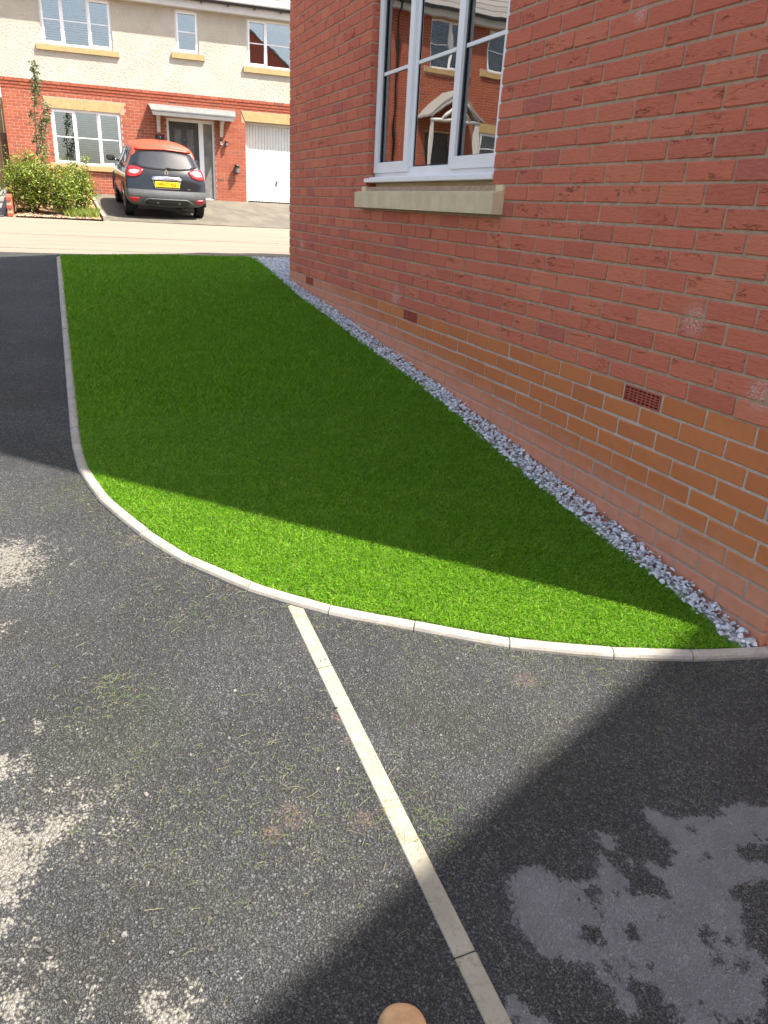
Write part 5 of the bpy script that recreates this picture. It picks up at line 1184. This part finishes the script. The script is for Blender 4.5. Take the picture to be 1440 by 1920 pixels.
    O = [(0, .075), (.05, 0), (0, -.075), (-.05, 0)]; I = [(0, .032), (.020, 0), (0, -.032), (-.020, 0)]
    m.add([(x, ey, .965 + z) for x, z in O] + [(x, ey, .965 + z) for x, z in I] + [(x, ey + .02, .965 + z) for x, z in O] + [(x, ey + .02, .965 + z) for x, z in I], [(i, (i + 1) % 4, 4 + (i + 1) % 4, 4 + i) for i in range(4)] + [(i, 8 + i, 8 + (i + 1) % 4, (i + 1) % 4) for i in range(4)] + [(4 + i, 4 + (i + 1) % 4, 12 + (i + 1) % 4, 12 + i) for i in range(4)]); m.build('emblem', MAT['chrome'], car)
    h, _ = hit(.05, 1.05, 'rear'); m = MB(); m.tube([(0.0, h.y - .03, 1.05), (.10, h.y - .035, 1.062), (.30, h.y - .02, 1.045)], [.018, .012, .006], 6); m.build('wiper', MAT['darkplastic'], car)
    patch('bumper_skid', [(-.52, .39), (-.44, .42), (0, .425), (.44, .42), (.52, .39), (.46, .30), (-.46, .30)], 'rear', .018, MAT['darkplastic'])
    m = MB(); pts = []
    for x in np.linspace(-.55, .55, 17):
        z = .43 if abs(x) < .42 else .43 - (abs(x) - .42) * .65; h, _ = hit(x, z, 'rear'); pts.append((x, h.y - .016, z))
    m.tube(pts, .013, 6); m.build('bumper_trim', MAT['plastic'], car)
    for x in (-.22, .24): h, _ = hit(x, .36, 'rear'); m = MB(); m.lathe([(0, .012), (.028, .01), (.034, -.01)], (x, h.y - .02, .355), (0, -1, 0), 10); m.build('parking_sensor', MAT['plastic'], car)
    m = MB()
    for sx in (-1, 1): pass
    for d, nm in (('left', -1), ('right', 1)):
        patch('side_window', [(.02, 1.10), (.12, 1.34), (.75, 1.385), (.78, 1.045), (.30, 1.05)], d, .008, MAT['carglass']); patch('side_window', [(.83, 1.04), (.83, 1.385), (1.35, 1.36), (1.72, 1.12), (1.78, 1.02)], d, .008, MAT['carglass'])
        patch('side_trim', [(.3, .42), (.3, .30), (2.2, .30), (2.2, .42)], d, .012, MAT['darkplastic'])
        for yy in (.62, 1.55): h, nn = hit(yy, .93, d); m = MB(); m.tube([(h.x + nm * .02, yy, .93), (h.x + nm * .035, yy + .08, .935), (h.x + nm * .02, yy + .17, .93)], .012, 6); m.build('door_handle', MAT['carblack'], car)
        m = MB(); m.cbox(nm * 1.0 - .10, nm * 1.0 + .10, 1.56, 1.68, 1.02, 1.15, .045); m.tube([(nm * .80, 1.66, 1.03), (nm * .94, 1.63, 1.05)], .025, 6); mo = m.build('door_mirror', MAT['carblack'], car)
        m = MB(); m.cbox(nm * 1.0 - .075, nm * 1.0 + .075, 1.556, 1.559, 1.045, 1.125, .001); m.build('mirror_glass', MAT['carglass'], mo)
    for wy in (0.0, 2.6):
        for sx in (-1, 1):
            w = empty('wheel', (sx * .775, wy, .325)); w.parent = car
            m = MB(); m.lathe([(.21, -.09), (.29, -.1025), (.318, -.092), (.3255, -.06), (.327, 0), (.3255, .06), (.318, .092), (.29, .1025), (.21, .09)], (0, 0, 0), (1, 0, 0), 32)
            for g_ in (-.045, -.015, .015, .045): m.lathe([(.3275, g_ - .004), (.3285, g_ - .010), (.3285, g_ - .018), (.327, g_ - .022)], (0, 0, 0), (1, 0, 0), 32)
            m.build('tyre', MAT['tyre'], w)
            m = MB(); m.lathe([(.215, .092), (.205, .08), (.19, .05), (.06, .06), (0, .065)] if sx > 0 else [(.215, -.092), (.205, -.08), (.19, -.05), (.06, -.06), (0, -.065)], (0, 0, 0), (1, 0, 0), 20)
            for q in range(5): a = q * 1.2566; m.tube([(sx * .07, 0, 0), (sx * .085, math.cos(a) * .2, math.sin(a) * .2)], [.035, .022], 5)
            m.build('rim', MAT['rim'], w)
            m = MB(); pts = [(sx * .872, wy + .375 * math.cos(a), .325 + .375 * math.sin(a)) for a in np.linspace(-.15, math.pi + .15, 15)]; m.tube(pts, .032, 6); m.build('wheel_arch', MAT['darkplastic'], car)
    m = MB(); m.box(-.62, .62, -.30, 3.1, .17, .30); m.build('underbody', MAT['darkplastic'], car)
    m = MB(); m.tube([(.42, -.62, .23), (.42, -.2, .23)], .03, 8); m.tube([(.30, -.45, .22), (.60, -.45, .22)], .09, 10); m.build('exhaust', MAT['darkplastic'], car)
    m = MB(); m.tube([(-.05, -.02, 1.55), (-.05, -.14, 1.70)], [.008, .004], 6); m.build('aerial', MAT['darkplastic'], car)
build_car()

# ================================================================== VIEWER'S BOOT (only the toe shows)
def build_boot():
    tip = gp(752, 1907, -.0); d = np.array([CR[2][0], CR[2][1]]); d /= np.linalg.norm(d)      # points away from the viewer
    ang = math.atan2(d[1], d[0]); org = tip[:2] - d * .125
    e = empty('boot', (org[0], org[1], float(zg(org[0], org[1])) + .004), 0, 'rounded toe of a tan leather boot at the bottom edge of the picture', 'boot')
    e.rotation_euler = (Matrix.Rotation(math.atan2(-(0.104 * d[0]), 1.0) * -1.0 * 0, 3, 'X') @ Matrix.Rotation(ang, 3, 'Z')).to_euler()
    # sections along the foot (local x forward): half width, height, centre lift
    secs = [(-.17, .030, .12), (-.165, .036, .24), (-.12, .040, .25), (-.06, .040, .20), (-.01, .042, .125), (.04, .048, .092), (.08, .049, .076), (.105, .043, .066), (.122, .030, .053), (.131, .013, .036)]
    V = []; F = []; n = 16
    for (x, w, h) in secs:
        for k in range(n):
            a = 2 * math.pi * k / n; cz = .018 + h / 2; yy = w * math.copysign(abs(math.cos(a)) ** .75, math.cos(a)); zz = h / 2 * math.copysign(abs(math.sin(a)) ** .8, math.sin(a)); V.append((x, yy, cz + zz - .104 * d[0] * x))
    for i in range(len(secs) - 1):
        for k in range(n): F.append((i * n + k, i * n + (k + 1) % n, (i + 1) * n + (k + 1) % n, (i + 1) * n + k))
    F += [tuple(range(n)), tuple((len(secs) - 1) * n + k for k in range(n))[::-1]]
    up = MB().add(V, F, True).build('upper', MAT['boot'], e); md = up.modifiers.new('s', 'SUBSURF'); md.levels = 2; md.render_levels = 2
    out = [(-.172, .025), (-.12, .041), (-.02, .038), (.06, .050), (.10, .046), (.122, .032), (.132, .012)]; pl = [(x, y) for x, y in out] + [(x, -y) for x, y in out[::-1]]
    m = MB(); k = len(pl); m.add([(x, y, -.001 - .104 * d[0] * x) for x, y in pl] + [(x, y, .022 - .104 * d[0] * x) for x, y in pl], [tuple(range(k))[::-1], tuple(range(k, 2 * k))] + [(i, (i + 1) % k, k + (i + 1) % k, k + i) for i in range(k)]); m.build('sole', MAT['bootsole'], e)
build_boot()
